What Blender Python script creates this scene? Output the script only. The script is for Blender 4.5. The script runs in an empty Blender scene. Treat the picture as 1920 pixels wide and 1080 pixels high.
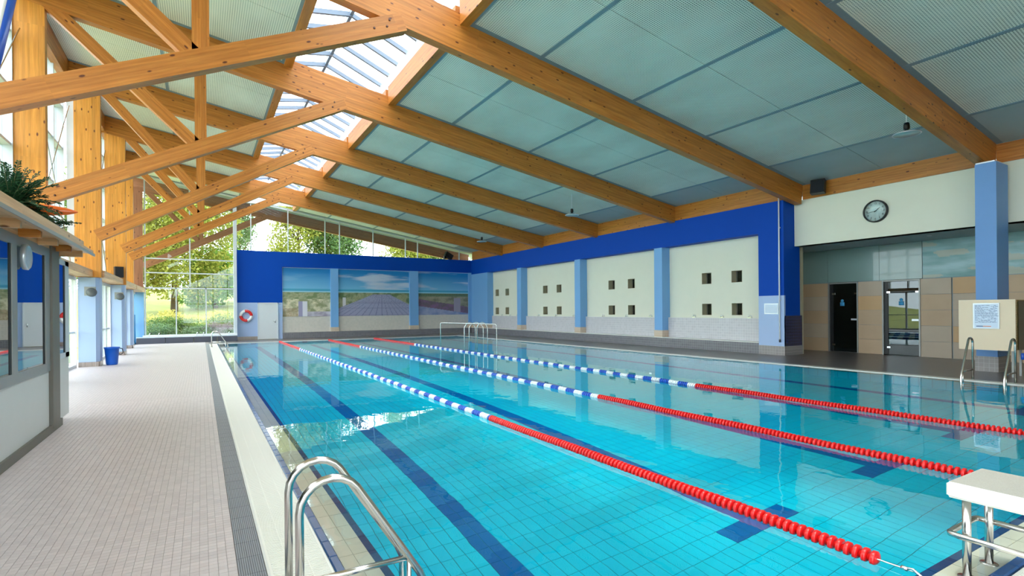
import bpy, bmesh, math, random
from mathutils import Vector, Matrix, noise
random.seed(7)
S = bpy.context.scene
COL = S.collection
PI = math.pi

# ------------------------------------------------------------------ camera, sky, exposure
cam_d = bpy.data.cameras.new('camera')
cam = bpy.data.objects.new('camera', cam_d)
COL.objects.link(cam)
cam_d.sensor_width = 36
cam_d.lens = 985 / 1920 * 36
cam_d.shift_y = 42 / 1920
cam_d.clip_end = 500
cam.matrix_world = (Matrix.Translation((0, 0, 1.56)) @ Matrix.Rotation(-math.atan(583 / 985), 4, 'Z')
                    @ Matrix.Rotation(PI / 2, 4, 'X') @ Matrix.Rotation(-0.0084, 4, 'Z'))
S.camera = cam

w = bpy.data.worlds.new('sky')
S.world = w
w.use_nodes = True
bg = w.node_tree.nodes['Background']
bg.inputs[0].default_value = (0.87, 0.93, 1.0, 1)
bg.inputs[1].default_value = 4.2
S.view_settings.view_transform = 'Standard'
S.view_settings.look = 'None'
S.view_settings.exposure = 0.72
S.view_settings.gamma = 1
S.view_settings.use_curve_mapping = False
S.cycles.max_bounces = 14
S.cycles.diffuse_bounces = 7
S.cycles.glossy_bounces = 5
S.cycles.transmission_bounces = 8
S.cycles.transparent_max_bounces = 24
S.cycles.sample_clamp_indirect = 10
S.cycles.use_denoising = True
S.cycles.caustics_reflective = True
S.cycles.caustics_refractive = True

sun_d = bpy.data.lights.new('sun', 'SUN')
sun = bpy.data.objects.new('sun', sun_d)
COL.objects.link(sun)
sun_d.energy = 1.6
sun_d.angle = math.radians(3)
sun_d.color = (1, 0.96, 0.88)
sun.rotation_euler = Vector((0.15, -0.10, -1.0)).to_track_quat('-Z', 'Y').to_euler()

# ------------------------------------------------------------------ materials
def s2l(c):
    return tuple(((v / 255) / 12.92 if v <= 10 else (((v / 255) + 0.055) / 1.055) ** 2.4) for v in c)

MATS = {}
def nm(name):
    m = bpy.data.materials.new(name)
    m.use_nodes = True
    MATS[name] = m
    return m, m.node_tree.nodes, m.node_tree.links, m.node_tree.nodes['Principled BSDF']

def mat(name, col, rough=0.5, metal=0.0, var=0.06, scale=6.0, bump=0.0, spec=0.5, coat=0.0):
    m, N, L, B = nm(name)
    B.inputs['Roughness'].default_value = rough
    B.inputs['Metallic'].default_value = metal
    B.inputs['Specular IOR Level'].default_value = spec
    B.inputs['Coat Weight'].default_value = coat
    tc = N.new('ShaderNodeTexCoord')
    nz = N.new('ShaderNodeTexNoise')
    nz.inputs['Scale'].default_value = scale
    nz.inputs['Detail'].default_value = 5
    L.new(tc.outputs['Object'], nz.inputs['Vector'])
    mx = N.new('ShaderNodeMix'); mx.data_type = 'RGBA'
    mx.inputs['A'].default_value = tuple(c * (1 - var) for c in col) + (1,)
    mx.inputs['B'].default_value = tuple(min(1, c * (1 + var)) for c in col) + (1,)
    L.new(nz.outputs['Fac'], mx.inputs['Factor'])
    L.new(mx.outputs['Result'], B.inputs['Base Color'])
    if bump:
        bp = N.new('ShaderNodeBump')
        bp.inputs['Strength'].default_value = bump
        bp.inputs['Distance'].default_value = 0.01
        L.new(nz.outputs['Fac'], bp.inputs['Height'])
        L.new(bp.outputs['Normal'], B.inputs['Normal'])
    return m

def swz(N, L, axes, pos=True):
    """position with two chosen axes moved to x, y"""
    g = N.new('ShaderNodeNewGeometry') if pos else N.new('ShaderNodeTexCoord')
    sp = N.new('ShaderNodeSeparateXYZ'); cb = N.new('ShaderNodeCombineXYZ')
    L.new(g.outputs['Position' if pos else 'Object'], sp.inputs[0])
    L.new(sp.outputs[axes[0]], cb.inputs[0]); L.new(sp.outputs[axes[1]], cb.inputs[1])
    return cb.outputs[0]

def tile_mat(name, c1, c2, mortar, tw, th, axes, rough=0.25, ms=0.004, bump=0.3):
    m, N, L, B = nm(name)
    v = swz(N, L, axes)
    br = N.new('ShaderNodeTexBrick')
    br.offset = 0.0; br.squash = 1.0
    br.inputs['Color1'].default_value = c1 + (1,)
    br.inputs['Color2'].default_value = c2 + (1,)
    br.inputs['Mortar'].default_value = mortar + (1,)
    br.inputs['Scale'].default_value = 1
    br.inputs['Mortar Size'].default_value = ms
    br.inputs['Mortar Smooth'].default_value = 0.2
    br.inputs['Brick Width'].default_value = tw
    br.inputs['Row Height'].default_value = th
    L.new(v, br.inputs['Vector'])
    L.new(br.outputs['Color'], B.inputs['Base Color'])
    B.inputs['Roughness'].default_value = rough
    bp = N.new('ShaderNodeBump'); bp.invert = True
    bp.inputs['Strength'].default_value = bump; bp.inputs['Distance'].default_value = 0.003
    L.new(br.outputs['Fac'], bp.inputs['Height']); L.new(bp.outputs['Normal'], B.inputs['Normal'])
    return m

def island_mat(name, c1, c2, rough=0.3, bump=0.0, coat=0.0):
    """each separate tile of a mesh gets its own tone"""
    m, N, L, B = nm(name)
    g = N.new('ShaderNodeNewGeometry'); oi = N.new('ShaderNodeObjectInfo')
    ad = N.new('ShaderNodeMath'); ad.operation = 'ADD'
    L.new(g.outputs['Random Per Island'], ad.inputs[0]); L.new(oi.outputs['Random'], ad.inputs[1])
    fr = N.new('ShaderNodeMath'); fr.operation = 'FRACT'; L.new(ad.outputs[0], fr.inputs[0])
    mx = N.new('ShaderNodeMix'); mx.data_type = 'RGBA'
    mx.inputs['A'].default_value = c1 + (1,); mx.inputs['B'].default_value = c2 + (1,)
    L.new(fr.outputs[0], mx.inputs['Factor']); L.new(mx.outputs['Result'], B.inputs['Base Color'])
    B.inputs['Roughness'].default_value = rough
    B.inputs['Coat Weight'].default_value = coat
    return m

def wood_mat(name, ca, cb_, knot, lam=0.042, rough=0.42):
    """glued laminated spruce: grain along local x, layers across local z"""
    m, N, L, B = nm(name)
    tc = N.new('ShaderNodeTexCoord'); oi = N.new('ShaderNodeObjectInfo')
    off = N.new('ShaderNodeVectorMath'); off.operation = 'ADD'
    rv = N.new('ShaderNodeCombineXYZ')
    ml = N.new('ShaderNodeMath'); ml.operation = 'MULTIPLY'; ml.inputs[1].default_value = 37.0
    L.new(oi.outputs['Random'], ml.inputs[0]); L.new(ml.outputs[0], rv.inputs[0])
    L.new(tc.outputs['Object'], off.inputs[0]); L.new(rv.outputs[0], off.inputs[1])
    mp = N.new('ShaderNodeMapping'); mp.inputs['Scale'].default_value = (1.0, 14, 22)
    L.new(off.outputs[0], mp.inputs['Vector'])
    nz = N.new('ShaderNodeTexNoise'); nz.inputs['Scale'].default_value = 1.0; nz.inputs['Detail'].default_value = 6
    nz.inputs['Roughness'].default_value = 0.65
    L.new(mp.outputs[0], nz.inputs['Vector'])
    cr = N.new('ShaderNodeValToRGB')
    cr.color_ramp.elements[0].position = 0.3; cr.color_ramp.elements[0].color = ca + (1,)
    cr.color_ramp.elements[1].position = 0.7; cr.color_ramp.elements[1].color = cb_ + (1,)
    L.new(nz.outputs['Fac'], cr.inputs[0])
    # layer tone per lamella
    sp = N.new('ShaderNodeSeparateXYZ'); L.new(off.outputs[0], sp.inputs[0])
    dv = N.new('ShaderNodeMath'); dv.operation = 'DIVIDE'; dv.inputs[1].default_value = lam; L.new(sp.outputs[2], dv.inputs[0])
    fl = N.new('ShaderNodeMath'); fl.operation = 'FLOOR'; L.new(dv.outputs[0], fl.inputs[0])
    xs = N.new('ShaderNodeMath'); xs.operation = 'MULTIPLY'; xs.inputs[1].default_value = 0.35; L.new(sp.outputs[0], xs.inputs[0])
    xf = N.new('ShaderNodeMath'); xf.operation = 'FLOOR'; L.new(xs.outputs[0], xf.inputs[0])
    cx = N.new('ShaderNodeCombineXYZ'); L.new(fl.outputs[0], cx.inputs[0]); L.new(xf.outputs[0], cx.inputs[1])
    wn = N.new('ShaderNodeTexWhiteNoise'); wn.noise_dimensions = '3D'; L.new(cx.outputs[0], wn.inputs['Vector'])
    mr = N.new('ShaderNodeMapRange'); mr.inputs['To Min'].default_value = 0.86; mr.inputs['To Max'].default_value = 1.1
    L.new(wn.outputs['Value'], mr.inputs[0])
    m1 = N.new('ShaderNodeVectorMath'); m1.operation = 'SCALE'
    L.new(cr.outputs['Color'], m1.inputs[0]); L.new(mr.outputs[0], m1.inputs['Scale'])
    # knots
    mk = N.new('ShaderNodeMapping'); mk.inputs['Scale'].default_value = (2.6, 6.0, 6.0)
    L.new(off.outputs[0], mk.inputs['Vector'])
    vo = N.new('ShaderNodeTexVoronoi'); vo.inputs['Scale'].default_value = 1.15; vo.inputs['Randomness'].default_value = 1
    L.new(mk.outputs[0], vo.inputs['Vector'])
    kr = N.new('ShaderNodeValToRGB')
    kr.color_ramp.elements[0].position = 0.09; kr.color_ramp.elements[0].color = (1, 1, 1, 1)
    kr.color_ramp.elements[1].position = 0.15; kr.color_ramp.elements[1].color = (0, 0, 0, 1)
    L.new(vo.outputs['Distance'], kr.inputs[0])
    mx = N.new('ShaderNodeMix'); mx.data_type = 'RGBA'; mx.inputs['B'].default_value = knot + (1,)
    L.new(kr.outputs['Color'], mx.inputs['Factor']); L.new(m1.outputs[0], mx.inputs['A'])
    L.new(mx.outputs['Result'], B.inputs['Base Color'])
    B.inputs['Roughness'].default_value = rough
    bp = N.new('ShaderNodeBump'); bp.inputs['Strength'].default_value = 0.08; bp.inputs['Distance'].default_value = 0.004
    L.new(nz.outputs['Fac'], bp.inputs['Height']); L.new(bp.outputs['Normal'], B.inputs['Normal'])
    return m

def glass_mat(name, tint=(1, 1, 1), ior=1.45, boost=1.0, rough=0.0):
    m, N, L, B = nm(name)
    N.remove(B)
    out = N['Material Output']
    tr = N.new('ShaderNodeBsdfTransparent'); tr.inputs[0].default_value = tint + (1,)
    gl = N.new('ShaderNodeBsdfGlossy'); gl.inputs['Roughness'].default_value = rough
    f0 = ((ior - 1) / (ior + 1)) ** 2
    g = N.new('ShaderNodeNewGeometry')
    dt = N.new('ShaderNodeVectorMath'); dt.operation = 'DOT_PRODUCT'
    L.new(g.outputs['Normal'], dt.inputs[0]); L.new(g.outputs['Incoming'], dt.inputs[1])
    ab = N.new('ShaderNodeMath'); ab.operation = 'ABSOLUTE'; L.new(dt.outputs['Value'], ab.inputs[0])
    om = N.new('ShaderNodeMath'); om.operation = 'SUBTRACT'; om.inputs[0].default_value = 1; L.new(ab.outputs[0], om.inputs[1])
    pw = N.new('ShaderNodeMath'); pw.operation = 'POWER'; pw.inputs[1].default_value = 5; L.new(om.outputs[0], pw.inputs[0])
    sc = N.new('ShaderNodeMath'); sc.operation = 'MULTIPLY_ADD'; sc.inputs[1].default_value = 1 - f0; sc.inputs[2].default_value = f0
    L.new(pw.outputs[0], sc.inputs[0])
    ml = N.new('ShaderNodeMath'); ml.operation = 'MULTIPLY'; ml.inputs[1].default_value = boost; ml.use_clamp = True
    L.new(sc.outputs[0], ml.inputs[0])
    mx = N.new('ShaderNodeMixShader')
    L.new(ml.outputs[0], mx.inputs[0]); L.new(tr.outputs[0], mx.inputs[1]); L.new(gl.outputs[0], mx.inputs[2])
    L.new(mx.outputs[0], out.inputs[0])
    return m

def holes_mat(name, base, hole, pitch=0.045, r=0.3):
    """perforated metal sheet, holes in the x-y plan"""
    m, N, L, B = nm(name)
    v = swz(N, L, (0, 1))
    dv = N.new('ShaderNodeVectorMath'); dv.operation = 'SCALE'; dv.inputs['Scale'].default_value = 1 / pitch
    L.new(v, dv.inputs[0])
    fr = N.new('ShaderNodeVectorMath'); fr.operation = 'FRACTION'; L.new(dv.outputs[0], fr.inputs[0])
    sb = N.new('ShaderNodeVectorMath'); sb.operation = 'DISTANCE'; sb.inputs[1].default_value = (0.5, 0.5, 0)
    L.new(fr.outputs[0], sb.inputs[0])
    lt = N.new('ShaderNodeMapRange'); lt.inputs['From Min'].default_value = r - 0.05; lt.inputs['From Max'].default_value = r + 0.05
    L.new(sb.outputs['Value'], lt.inputs[0])
    # light cloudy unevenness of the fleece behind the sheet
    g = N.new('ShaderNodeNewGeometry')
    mp = N.new('ShaderNodeMapping'); mp.inputs['Scale'].default_value = (0.9, 0.45, 1); mp.inputs['Rotation'].default_value = (0, 0, 0.5)
    L.new(g.outputs['Position'], mp.inputs['Vector'])
    nz = N.new('ShaderNodeTexNoise'); nz.inputs['Scale'].default_value = 1.2; nz.inputs['Detail'].default_value = 4
    L.new(mp.outputs[0], nz.inputs['Vector'])
    hc = N.new('ShaderNodeValToRGB')
    hc.color_ramp.elements[0].position = 0.35; hc.color_ramp.elements[0].color = tuple(c * 0.55 for c in hole) + (1,)
    hc.color_ramp.elements[1].position = 0.68; hc.color_ramp.elements[1].color = tuple(min(1, c * 2.0) for c in hole) + (1,)
    L.new(nz.outputs['Fac'], hc.inputs[0])
    mx = N.new('ShaderNodeMix'); mx.data_type = 'RGBA'; mx.inputs['B'].default_value = base + (1,)
    L.new(lt.outputs[0], mx.inputs['Factor']); L.new(hc.outputs['Color'], mx.inputs['A'])
    L.new(mx.outputs['Result'], B.inputs['Base Color'])
    B.inputs['Roughness'].default_value = 0.55
    return m

def vcol_mat(name, rough=0.35, gain=1.0):
    m, N, L, B = nm(name)
    a = N.new('ShaderNodeVertexColor'); a.layer_name = 'print'
    gm_ = N.new('ShaderNodeGamma'); gm_.inputs[1].default_value = 0.9
    L.new(a.outputs['Color'], gm_.inputs[0]); L.new(gm_.outputs[0], B.inputs['Base Color'])
    B.inputs['Roughness'].default_value = rough
    return m

def leaf_mat(name, c1, c2, trans=0.35):
    m, N, L, B = nm(name)
    g = N.new('ShaderNodeNewGeometry')
    mx = N.new('ShaderNodeMix'); mx.data_type = 'RGBA'
    mx.inputs['A'].default_value = c1 + (1,); mx.inputs['B'].default_value = c2 + (1,)
    L.new(g.outputs['Random Per Island'], mx.inputs['Factor'])
    L.new(mx.outputs['Result'], B.inputs['Base Color'])
    B.inputs['Roughness'].default_value = 0.6
    B.inputs['Specular IOR Level'].default_value = 0.2
    tl = N.new('ShaderNodeBsdfTranslucent'); L.new(mx.outputs['Result'], tl.inputs[0])
    ms = N.new('ShaderNodeMixShader'); ms.inputs[0].default_value = trans
    L.new(B.outputs[0], ms.inputs[1]); L.new(tl.outputs[0], ms.inputs[2])
    L.new(ms.outputs[0], N['Material Output'].inputs[0])
    return m

def water_mat():
    m, N, L, B = nm('water')
    N.remove(B)
    gl = N.new('ShaderNodeBsdfGlass'); gl.inputs['IOR'].default_value = 1.33
    gl.inputs['Color'].default_value = (0.97, 1.0, 1, 1); gl.inputs['Roughness'].default_value = 0
    g = N.new('ShaderNodeNewGeometry')
    mp = N.new('ShaderNodeMapping'); mp.inputs['Scale'].default_value = (1.0, 0.8, 1)
    L.new(g.outputs['Position'], mp.inputs['Vector'])
    n1 = N.new('ShaderNodeTexNoise'); n1.inputs['Scale'].default_value = 2.2; n1.inputs['Detail'].default_value = 2.5
    L.new(mp.outputs[0], n1.inputs['Vector'])
    n2 = N.new('ShaderNodeTexNoise'); n2.inputs['Scale'].default_value = 0.25; n2.inputs['Detail'].default_value = 1
    L.new(g.outputs['Position'], n2.inputs['Vector'])
    rp = N.new('ShaderNodeMapRange'); rp.inputs['From Min'].default_value = 0.4; rp.inputs['From Max'].default_value = 0.65
    rp.inputs['To Min'].default_value = 0.35; rp.inputs['To Max'].default_value = 1.0
    L.new(n2.outputs['Fac'], rp.inputs[0])
    ml = N.new('ShaderNodeMath'); ml.operation = 'MULTIPLY'; L.new(n1.outputs['Fac'], ml.inputs[0]); L.new(rp.outputs[0], ml.inputs[1])
    bp = N.new('ShaderNodeBump'); bp.inputs['Strength'].default_value = 0.5; bp.inputs['Distance'].default_value = 0.010
    L.new(ml.outputs[0], bp.inputs['Height']); L.new(bp.outputs['Normal'], gl.inputs['Normal'])
    L.new(gl.outputs[0], N['Material Output'].inputs[0])
    return m

WOOD = wood_mat('glulam', s2l((168, 96, 28)), s2l((210, 138, 60)), s2l((96, 44, 14)))
WOODC = wood_mat('glulam_column', s2l((196, 122, 34)), s2l((232, 160, 66)), s2l((110, 54, 16)))
WOODB = wood_mat('glulam_brown', s2l((134, 84, 56)), s2l((164, 110, 78)), s2l((84, 48, 30)))
WOODL = wood_mat('pine_light', s2l((200, 150, 104)), s2l((226, 184, 140)), s2l((120, 74, 40)))
PERF = holes_mat('perforated_sheet', s2l((232, 234, 224)), s2l((134, 148, 144)))
GREYM = mat('grey_batten', s2l((122, 146, 160)), 0.5)
GREYP = mat('plain_grey_board', s2l((164, 178, 182)), 0.6, var=0.1, scale=1.5)
BLUE = mat('royal_blue_paint', (0.0, 0.062, 0.42), 0.55, var=0.03, scale=2, spec=0.15)
LBLUE = mat('light_blue_paint', s2l((120, 172, 224)), 0.5, var=0.03, scale=2)
LBLUE2 = mat('pale_blue_paint', s2l((168, 190, 228)), 0.5, var=0.03, scale=2)
CREAM = mat('cream_plaster', s2l((228, 226, 208)), 0.8, var=0.03, scale=2)
WHITE = mat('white_enamel', s2l((232, 234, 236)), 0.4, var=0.02)
DOORW = mat('door_white', s2l((214, 218, 222)), 0.35, var=0.02)
BEIGE = mat('window_reveal', s2l((176, 168, 140)), 0.7)
ALU = mat('aluminium_grey', s2l((150, 152, 150)), 0.4, 0.4, var=0.04)
ALUL = mat('aluminium_light', s2l((206, 214, 222)), 0.4, 0.2, var=0.03)
ALUB = mat('aluminium_bar', s2l((120, 132, 150)), 0.5, 0.0, var=0.03)
DGREY = mat('dark_post', s2l((112, 108, 100)), 0.5, 0.2, var=0.04)
STEEL = mat('brushed_steel', (0.62, 0.60, 0.57), 0.22, 1.0, var=0.05, scale=30)
CHROME = mat('chrome', (0.75, 0.75, 0.76), 0.1, 1.0, var=0.02)
BLACK = mat('black_plastic', s2l((24, 26, 30)), 0.45)
RUBBER = mat('rubber_gasket', s2l((30, 34, 38)), 0.6)
REDP = mat('red_plastic', s2l((222, 26, 26)), 0.3, var=0.05, scale=20, coat=0.3)
BLUEP = mat('blue_plastic', s2l((30, 84, 190)), 0.3, coat=0.3)
WHITEP = mat('white_plastic', s2l((236, 238, 240)), 0.3, coat=0.3)
ORANGE = mat('orange_plastic', s2l((238, 106, 36)), 0.3, coat=0.4)
BINB = mat('bin_blue', s2l((20, 96, 206)), 0.35)
MATB = mat('teal_mat', s2l((10, 122, 184)), 0.5)
PANE = glass_mat('clear_glass', (0.93, 0.97, 0.96), 1.45)
PANER = glass_mat('reflective_glass', (0.50, 0.58, 0.58), 1.6, 2.2)
PANED = glass_mat('smoked_glass', (0.34, 0.44, 0.46), 1.5, 2.0)
FROST = mat('frosted_green_glass', s2l((128, 156, 152)), 0.25, var=0.1, scale=0.6, coat=0.5)
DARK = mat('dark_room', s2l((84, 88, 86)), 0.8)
STONE = mat('tan_stone', s2l((190, 162, 132)), 0.45, var=0.12, scale=1.6)
STONE2 = mat('tan_stone_warm', s2l((200, 162, 118)), 0.45, var=0.12, scale=1.3)
STONE3 = mat('tan_stone_grey', s2l((186, 168, 148)), 0.45, var=0.12, scale=1.9)
DARKT = tile_mat('dark_riser_tile', s2l((112, 110, 116)), s2l((120, 118, 124)), s2l((150, 150, 152)), .1, .1, (1, 2))
DARKTX = tile_mat('dark_riser_tile_x', s2l((112, 110, 116)), s2l((120, 118, 124)), s2l((150, 150, 152)), .1, .1, (0, 2))
LAVT = tile_mat('lavender_grey_tile', s2l((196, 192, 196)), s2l((204, 200, 204)), s2l((226, 222, 222)), .1, .1, (1, 2))
LAVTX = tile_mat('cream_grey_tile_x', s2l((206, 200, 190)), s2l((214, 206, 196)), s2l((222, 212, 200)), .1, .1, (0, 2))
NAVYT = tile_mat('navy_tile', s2l((14, 22, 66)), s2l((18, 28, 76)), s2l((60, 66, 96)), .1, .1, (0, 2))
BASET = tile_mat('beige_base_tile', s2l((214, 192, 172)), s2l((206, 184, 162)), s2l((224, 206, 190)), .1, .1, (0, 2))
SKIRT = tile_mat('brown_skirting_tile', s2l((150, 136, 130)), s2l((160, 146, 138)), s2l((186, 176, 168)), .3, .15, (0, 2))
SKIRTY = tile_mat('brown_skirting_tile_y', s2l((140, 134, 134)), s2l((148, 142, 140)), s2l((176, 170, 166)), .1, .1, (1, 2))
DECK = tile_mat('deck_mosaic', s2l((202, 189, 189)), s2l((210, 197, 196)), s2l((168, 156, 155)), .05, .05, (0, 1), rough=0.42, ms=.0025, bump=0.25)
DECKR = tile_mat('dark_deck_tile', s2l((104, 96, 96)), s2l((112, 104, 102)), s2l((92, 86, 86)), .1, .1, (0, 1), rough=0.3, ms=.002)
DECKT = island_mat('deck_tile', s2l((200, 187, 187)), s2l((212, 199, 198)), 0.42)
GROUT = mat('grout', s2l((158, 148, 144)), 0.8)
POOLG = mat('pool_grout', s2l((8, 138, 166)), 0.7)
POOLT = island_mat('turquoise_tile', (0.0, 0.75, 0.97), (0.005, 0.79, 0.98), 0.2)
POOLW = tile_mat('turquoise_wall_tile', (0.0, 0.68, 0.86), (0.005, 0.72, 0.9), s2l((0, 140, 176)), .25, .125, (1, 2))
POOLWX = tile_mat('turquoise_wall_tile_x', (0.0, 0.68, 0.86), (0.005, 0.72, 0.9), s2l((0, 140, 176)), .25, .125, (0, 2))
NAVYF = island_mat('navy_floor_tile', (0.0, 0.17, 0.50), (0.0, 0.19, 0.54), 0.2)
NAVYC = island_mat('navy_curb_tile', (0.012, 0.055, 0.17), (0.018, 0.07, 0.20), 0.2)
CREAMT = island_mat('cream_edge_tile', s2l((218, 214, 196)), s2l((228, 222, 204)), 0.3, coat=0.2)
RIBT = None
GRATE = mat('grate_plastic', s2l((238, 234, 224)), 0.45, var=0.02)
CURBW = mat('white_curb', s2l((222, 220, 214)), 0.4)
PRINT = vcol_mat('printed_mural')
WATER = water_mat()
NOTICE = mat('notice_paper', s2l((206, 220, 240)), 0.3)
INK = mat('ink', s2l((70, 90, 130)), 0.5)
SILVER = mat('silver_frame', s2l((206, 212, 220)), 0.3, 0.5)
BOARD = mat('cream_board', s2l((226, 206, 178)), 0.5, var=0.02)
ROUGHG = mat('anti_slip_grey', s2l((150, 146, 138)), 0.85, var=0.22, scale=160, bump=0.4)
BLOCKW = mat('block_white', s2l((230, 226, 216)), 0.4, var=0.02)
GRASS = mat('meadow', s2l((146, 150, 70)), 0.9, var=0.3, scale=0.6)
BARK = mat('bark', s2l((92, 74, 56)), 0.9)

def ribbed():
    m, N, L, B = nm('ribbed_dark_tile')
    v = swz(N, L, (0, 1))
    wv = N.new('ShaderNodeTexWave'); wv.inputs['Scale'].default_value = 26; wv.inputs['Distortion'].default_value = 0
    wv.bands_direction = 'X'
    L.new(v, wv.inputs['Vector'])
    mx = N.new('ShaderNodeMix'); mx.data_type = 'RGBA'
    mx.inputs['A'].default_value = s2l((92, 94, 102)) + (1,); mx.inputs['B'].default_value = s2l((150, 152, 158)) + (1,)
    L.new(wv.outputs['Fac'], mx.inputs['Factor']); L.new(mx.outputs['Result'], B.inputs['Base Color'])
    B.inputs['Roughness'].default_value = 0.45
    bp = N.new('ShaderNodeBump'); bp.inputs['Strength'].default_value = 0.4; bp.inputs['Distance'].default_value = 0.003
    L.new(wv.outputs['Fac'], bp.inputs['Height']); L.new(bp.outputs['Normal'], B.inputs['Normal'])
    return m
RIBT = ribbed()

# ------------------------------------------------------------------ mesh helpers
class MB:
    def __init__(s):
        s.v = []; s.f = []; s.sm = False; s.col = None
    def box(s, x0, x1, y0, y1, z0, z1, M=None):
        i = len(s.v)
        p = [(x0, y0, z0), (x1, y0, z0), (x1, y1, z0), (x0, y1, z0), (x0, y0, z1), (x1, y0, z1), (x1, y1, z1), (x0, y1, z1)]
        if M: p = [tuple(M @ Vector(q)) for q in p]
        s.v += p
        s.f += [(i, i+3, i+2, i+1), (i+4, i+5, i+6, i+7), (i, i+1, i+5, i+4), (i+1, i+2, i+6, i+5), (i+2, i+3, i+7, i+6), (i+3, i, i+4, i+7)]
        return s
    def cbox(s, x0, x1, y0, y1, z0, z1, b=0.004):
        """box with chamfered top edges"""
        i = len(s.v)
        s.v += [(x0, y0, z0), (x1, y0, z0), (x1, y1, z0), (x0, y1, z0),
                (x0, y0, z1-b), (x1, y0, z1-b), (x1, y1, z1-b), (x0, y1, z1-b),
                (x0+b, y0+b, z1), (x1-b, y0+b, z1), (x1-b, y1-b, z1), (x0+b, y1-b, z1)]
        for k in range(4):
            n = (k + 1) % 4
            s.f += [(i+k, i+n, i+4+n, i+4+k), (i+4+k, i+4+n, i+8+n, i+8+k)]
        s.f.append((i+8, i+9, i+10, i+11))
        return s
    def tile(s, x0, x1, y0, y1, z0, z1):
        """tile without a bottom"""
        i = len(s.v)
        s.v += [(x0, y0, z0), (x1, y0, z0), (x1, y1, z0), (x0, y1, z0), (x0, y0, z1), (x1, y0, z1), (x1, y1, z1), (x0, y1, z1)]
        s.f += [(i+4, i+5, i+6, i+7), (i, i+1, i+5, i+4), (i+1, i+2, i+6, i+5), (i+2, i+3, i+7, i+6), (i+3, i, i+4, i+7)]
        return s
    def prism(s, pts, d):
        """closed polygon pts (3d) pushed by vector d"""
        i = len(s.v); n = len(pts); d = Vector(d)
        s.v += [tuple(p) for p in pts] + [tuple(Vector(p) + d) for p in pts]
        s.f += [tuple(range(i+n-1, i-1, -1)), tuple(range(i+n, i+2*n))]
        for k in range(n):
            j = (k+1) % n
            s.f.append((i+k, i+j, i+n+j, i+n+k))
        return s
    def tube(s, pts, r, seg=12, closed=False):
        pts = [Vector(p) for p in pts]; n = len(pts); s.sm = True
        rr = r if isinstance(r, (list, tuple)) else [r] * n
        i = len(s.v)
        t0 = (pts[1] - pts[0]).normalized()
        up = Vector((0, 0, 1)) if abs(t0.z) < 0.9 else Vector((1, 0, 0))
        nrm = t0.cross(up).normalized()
        for k, p in enumerate(pts):
            if closed: t = (pts[(k+1) % n] - pts[k-1]).normalized()
            elif k == 0: t = t0
            elif k == n-1: t = (pts[k] - pts[k-1]).normalized()
            else: t = ((pts[k+1] - p).normalized() + (p - pts[k-1]).normalized()).normalized()
            nrm = (nrm - t * nrm.dot(t)).normalized()
            b = t.cross(nrm)
            for a in range(seg):
                an = 2 * PI * a / seg
                s.v.append(tuple(p + (nrm * math.cos(an) + b * math.sin(an)) * rr[k]))
        for k in range(n if closed else n-1):
            k2 = (k+1) % n
            for a in range(seg):
                a2 = (a+1) % seg
                s.f.append((i+k*seg+a, i+k*seg+a2, i+k2*seg+a2, i+k2*seg+a))
        if not closed:
            s.f.append(tuple(i + a for a in range(seg-1, -1, -1)))
            s.f.append(tuple(i + (n-1)*seg + a for a in range(seg)))
        return s
    def lathe(s, prof, c, axis='Z', seg=24):
        """prof: (r, h) pairs; axis through c"""
        i = len(s.v); n = len(prof); s.sm = True
        for r, h in prof:
            for a in range(seg):
                an = 2 * PI * a / seg
                u, v = r * math.cos(an), r * math.sin(an)
                q = {'Z': (u, v, h), 'X': (h, u, v), 'Y': (v, h, u)}[axis]
                s.v.append((c[0]+q[0], c[1]+q[1], c[2]+q[2]))
        for k in range(n-1):
            for a in range(seg):
                a2 = (a+1) % seg
                s.f.append((i+k*seg+a, i+k*seg+a2, i+(k+1)*seg+a2, i+(k+1)*seg+a))
        s.f.append(tuple(i + a for a in range(seg-1, -1, -1)))
        s.f.append(tuple(i + (n-1)*seg + a for a in range(seg)))
        return s
    def mesh(s, name, m):
        me = bpy.data.meshes.new(name)
        me.from_pydata(s.v, [], s.f)
        if s.sm:
            me.polygons.foreach_set('use_smooth', [len(p.vertices) == 4 for p in me.polygons])
        me.materials.append(m)
        if s.col:
            ca = me.color_attributes.new('print', 'FLOAT_COLOR', 'POINT')
            flat = []
            for c in s.col: flat += [c[0], c[1], c[2], 1]
            ca.data.foreach_set('color', flat)
        me.update()
        return me

def link(name, me, parent=None, M=None):
    o = bpy.data.objects.new(name, me)
    COL.objects.link(o)
    if parent is not None:
        o.parent = parent
        P = root_matrix(parent)
        o.matrix_basis = P.inverted() @ (M if M else Matrix.Identity(4))
    elif M: o.matrix_basis = M
    return o

def root_matrix(o):
    m = o.matrix_basis.copy()
    while o.parent is not None:
        o = o.parent
        m = o.matrix_basis @ m
    return m

def tag(o, label=None, cat=None, group=None, kind=None):
    if label: o['label'] = label
    if cat: o['category'] = cat
    if group: o['group'] = group
    if kind: o['kind'] = kind
    return o

def thing(name, loc, label=None, cat=None, group=None, kind=None):
    o = bpy.data.objects.new(name, None)
    COL.objects.link(o)
    o.location = loc
    o.empty_display_size = 0.1
    return tag(o, label, cat, group, kind)

def part(name, mb, m, parent, label=None, kind=None):
    """world-space geometry as a child of parent, its origin at its first corner's centre"""
    o = link(name, mb.mesh(name, m), parent)
    return tag(o, label, None, None, kind)

def solo(name, mb, m, loc, label, cat, group=None, kind=None):
    mb.v = [(x-loc[0], y-loc[1], z-loc[2]) for x, y, z in mb.v]
    o = link(name, mb.mesh(name, m), None, Matrix.Translation(loc))
    return tag(o, label, cat, group, kind)

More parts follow.
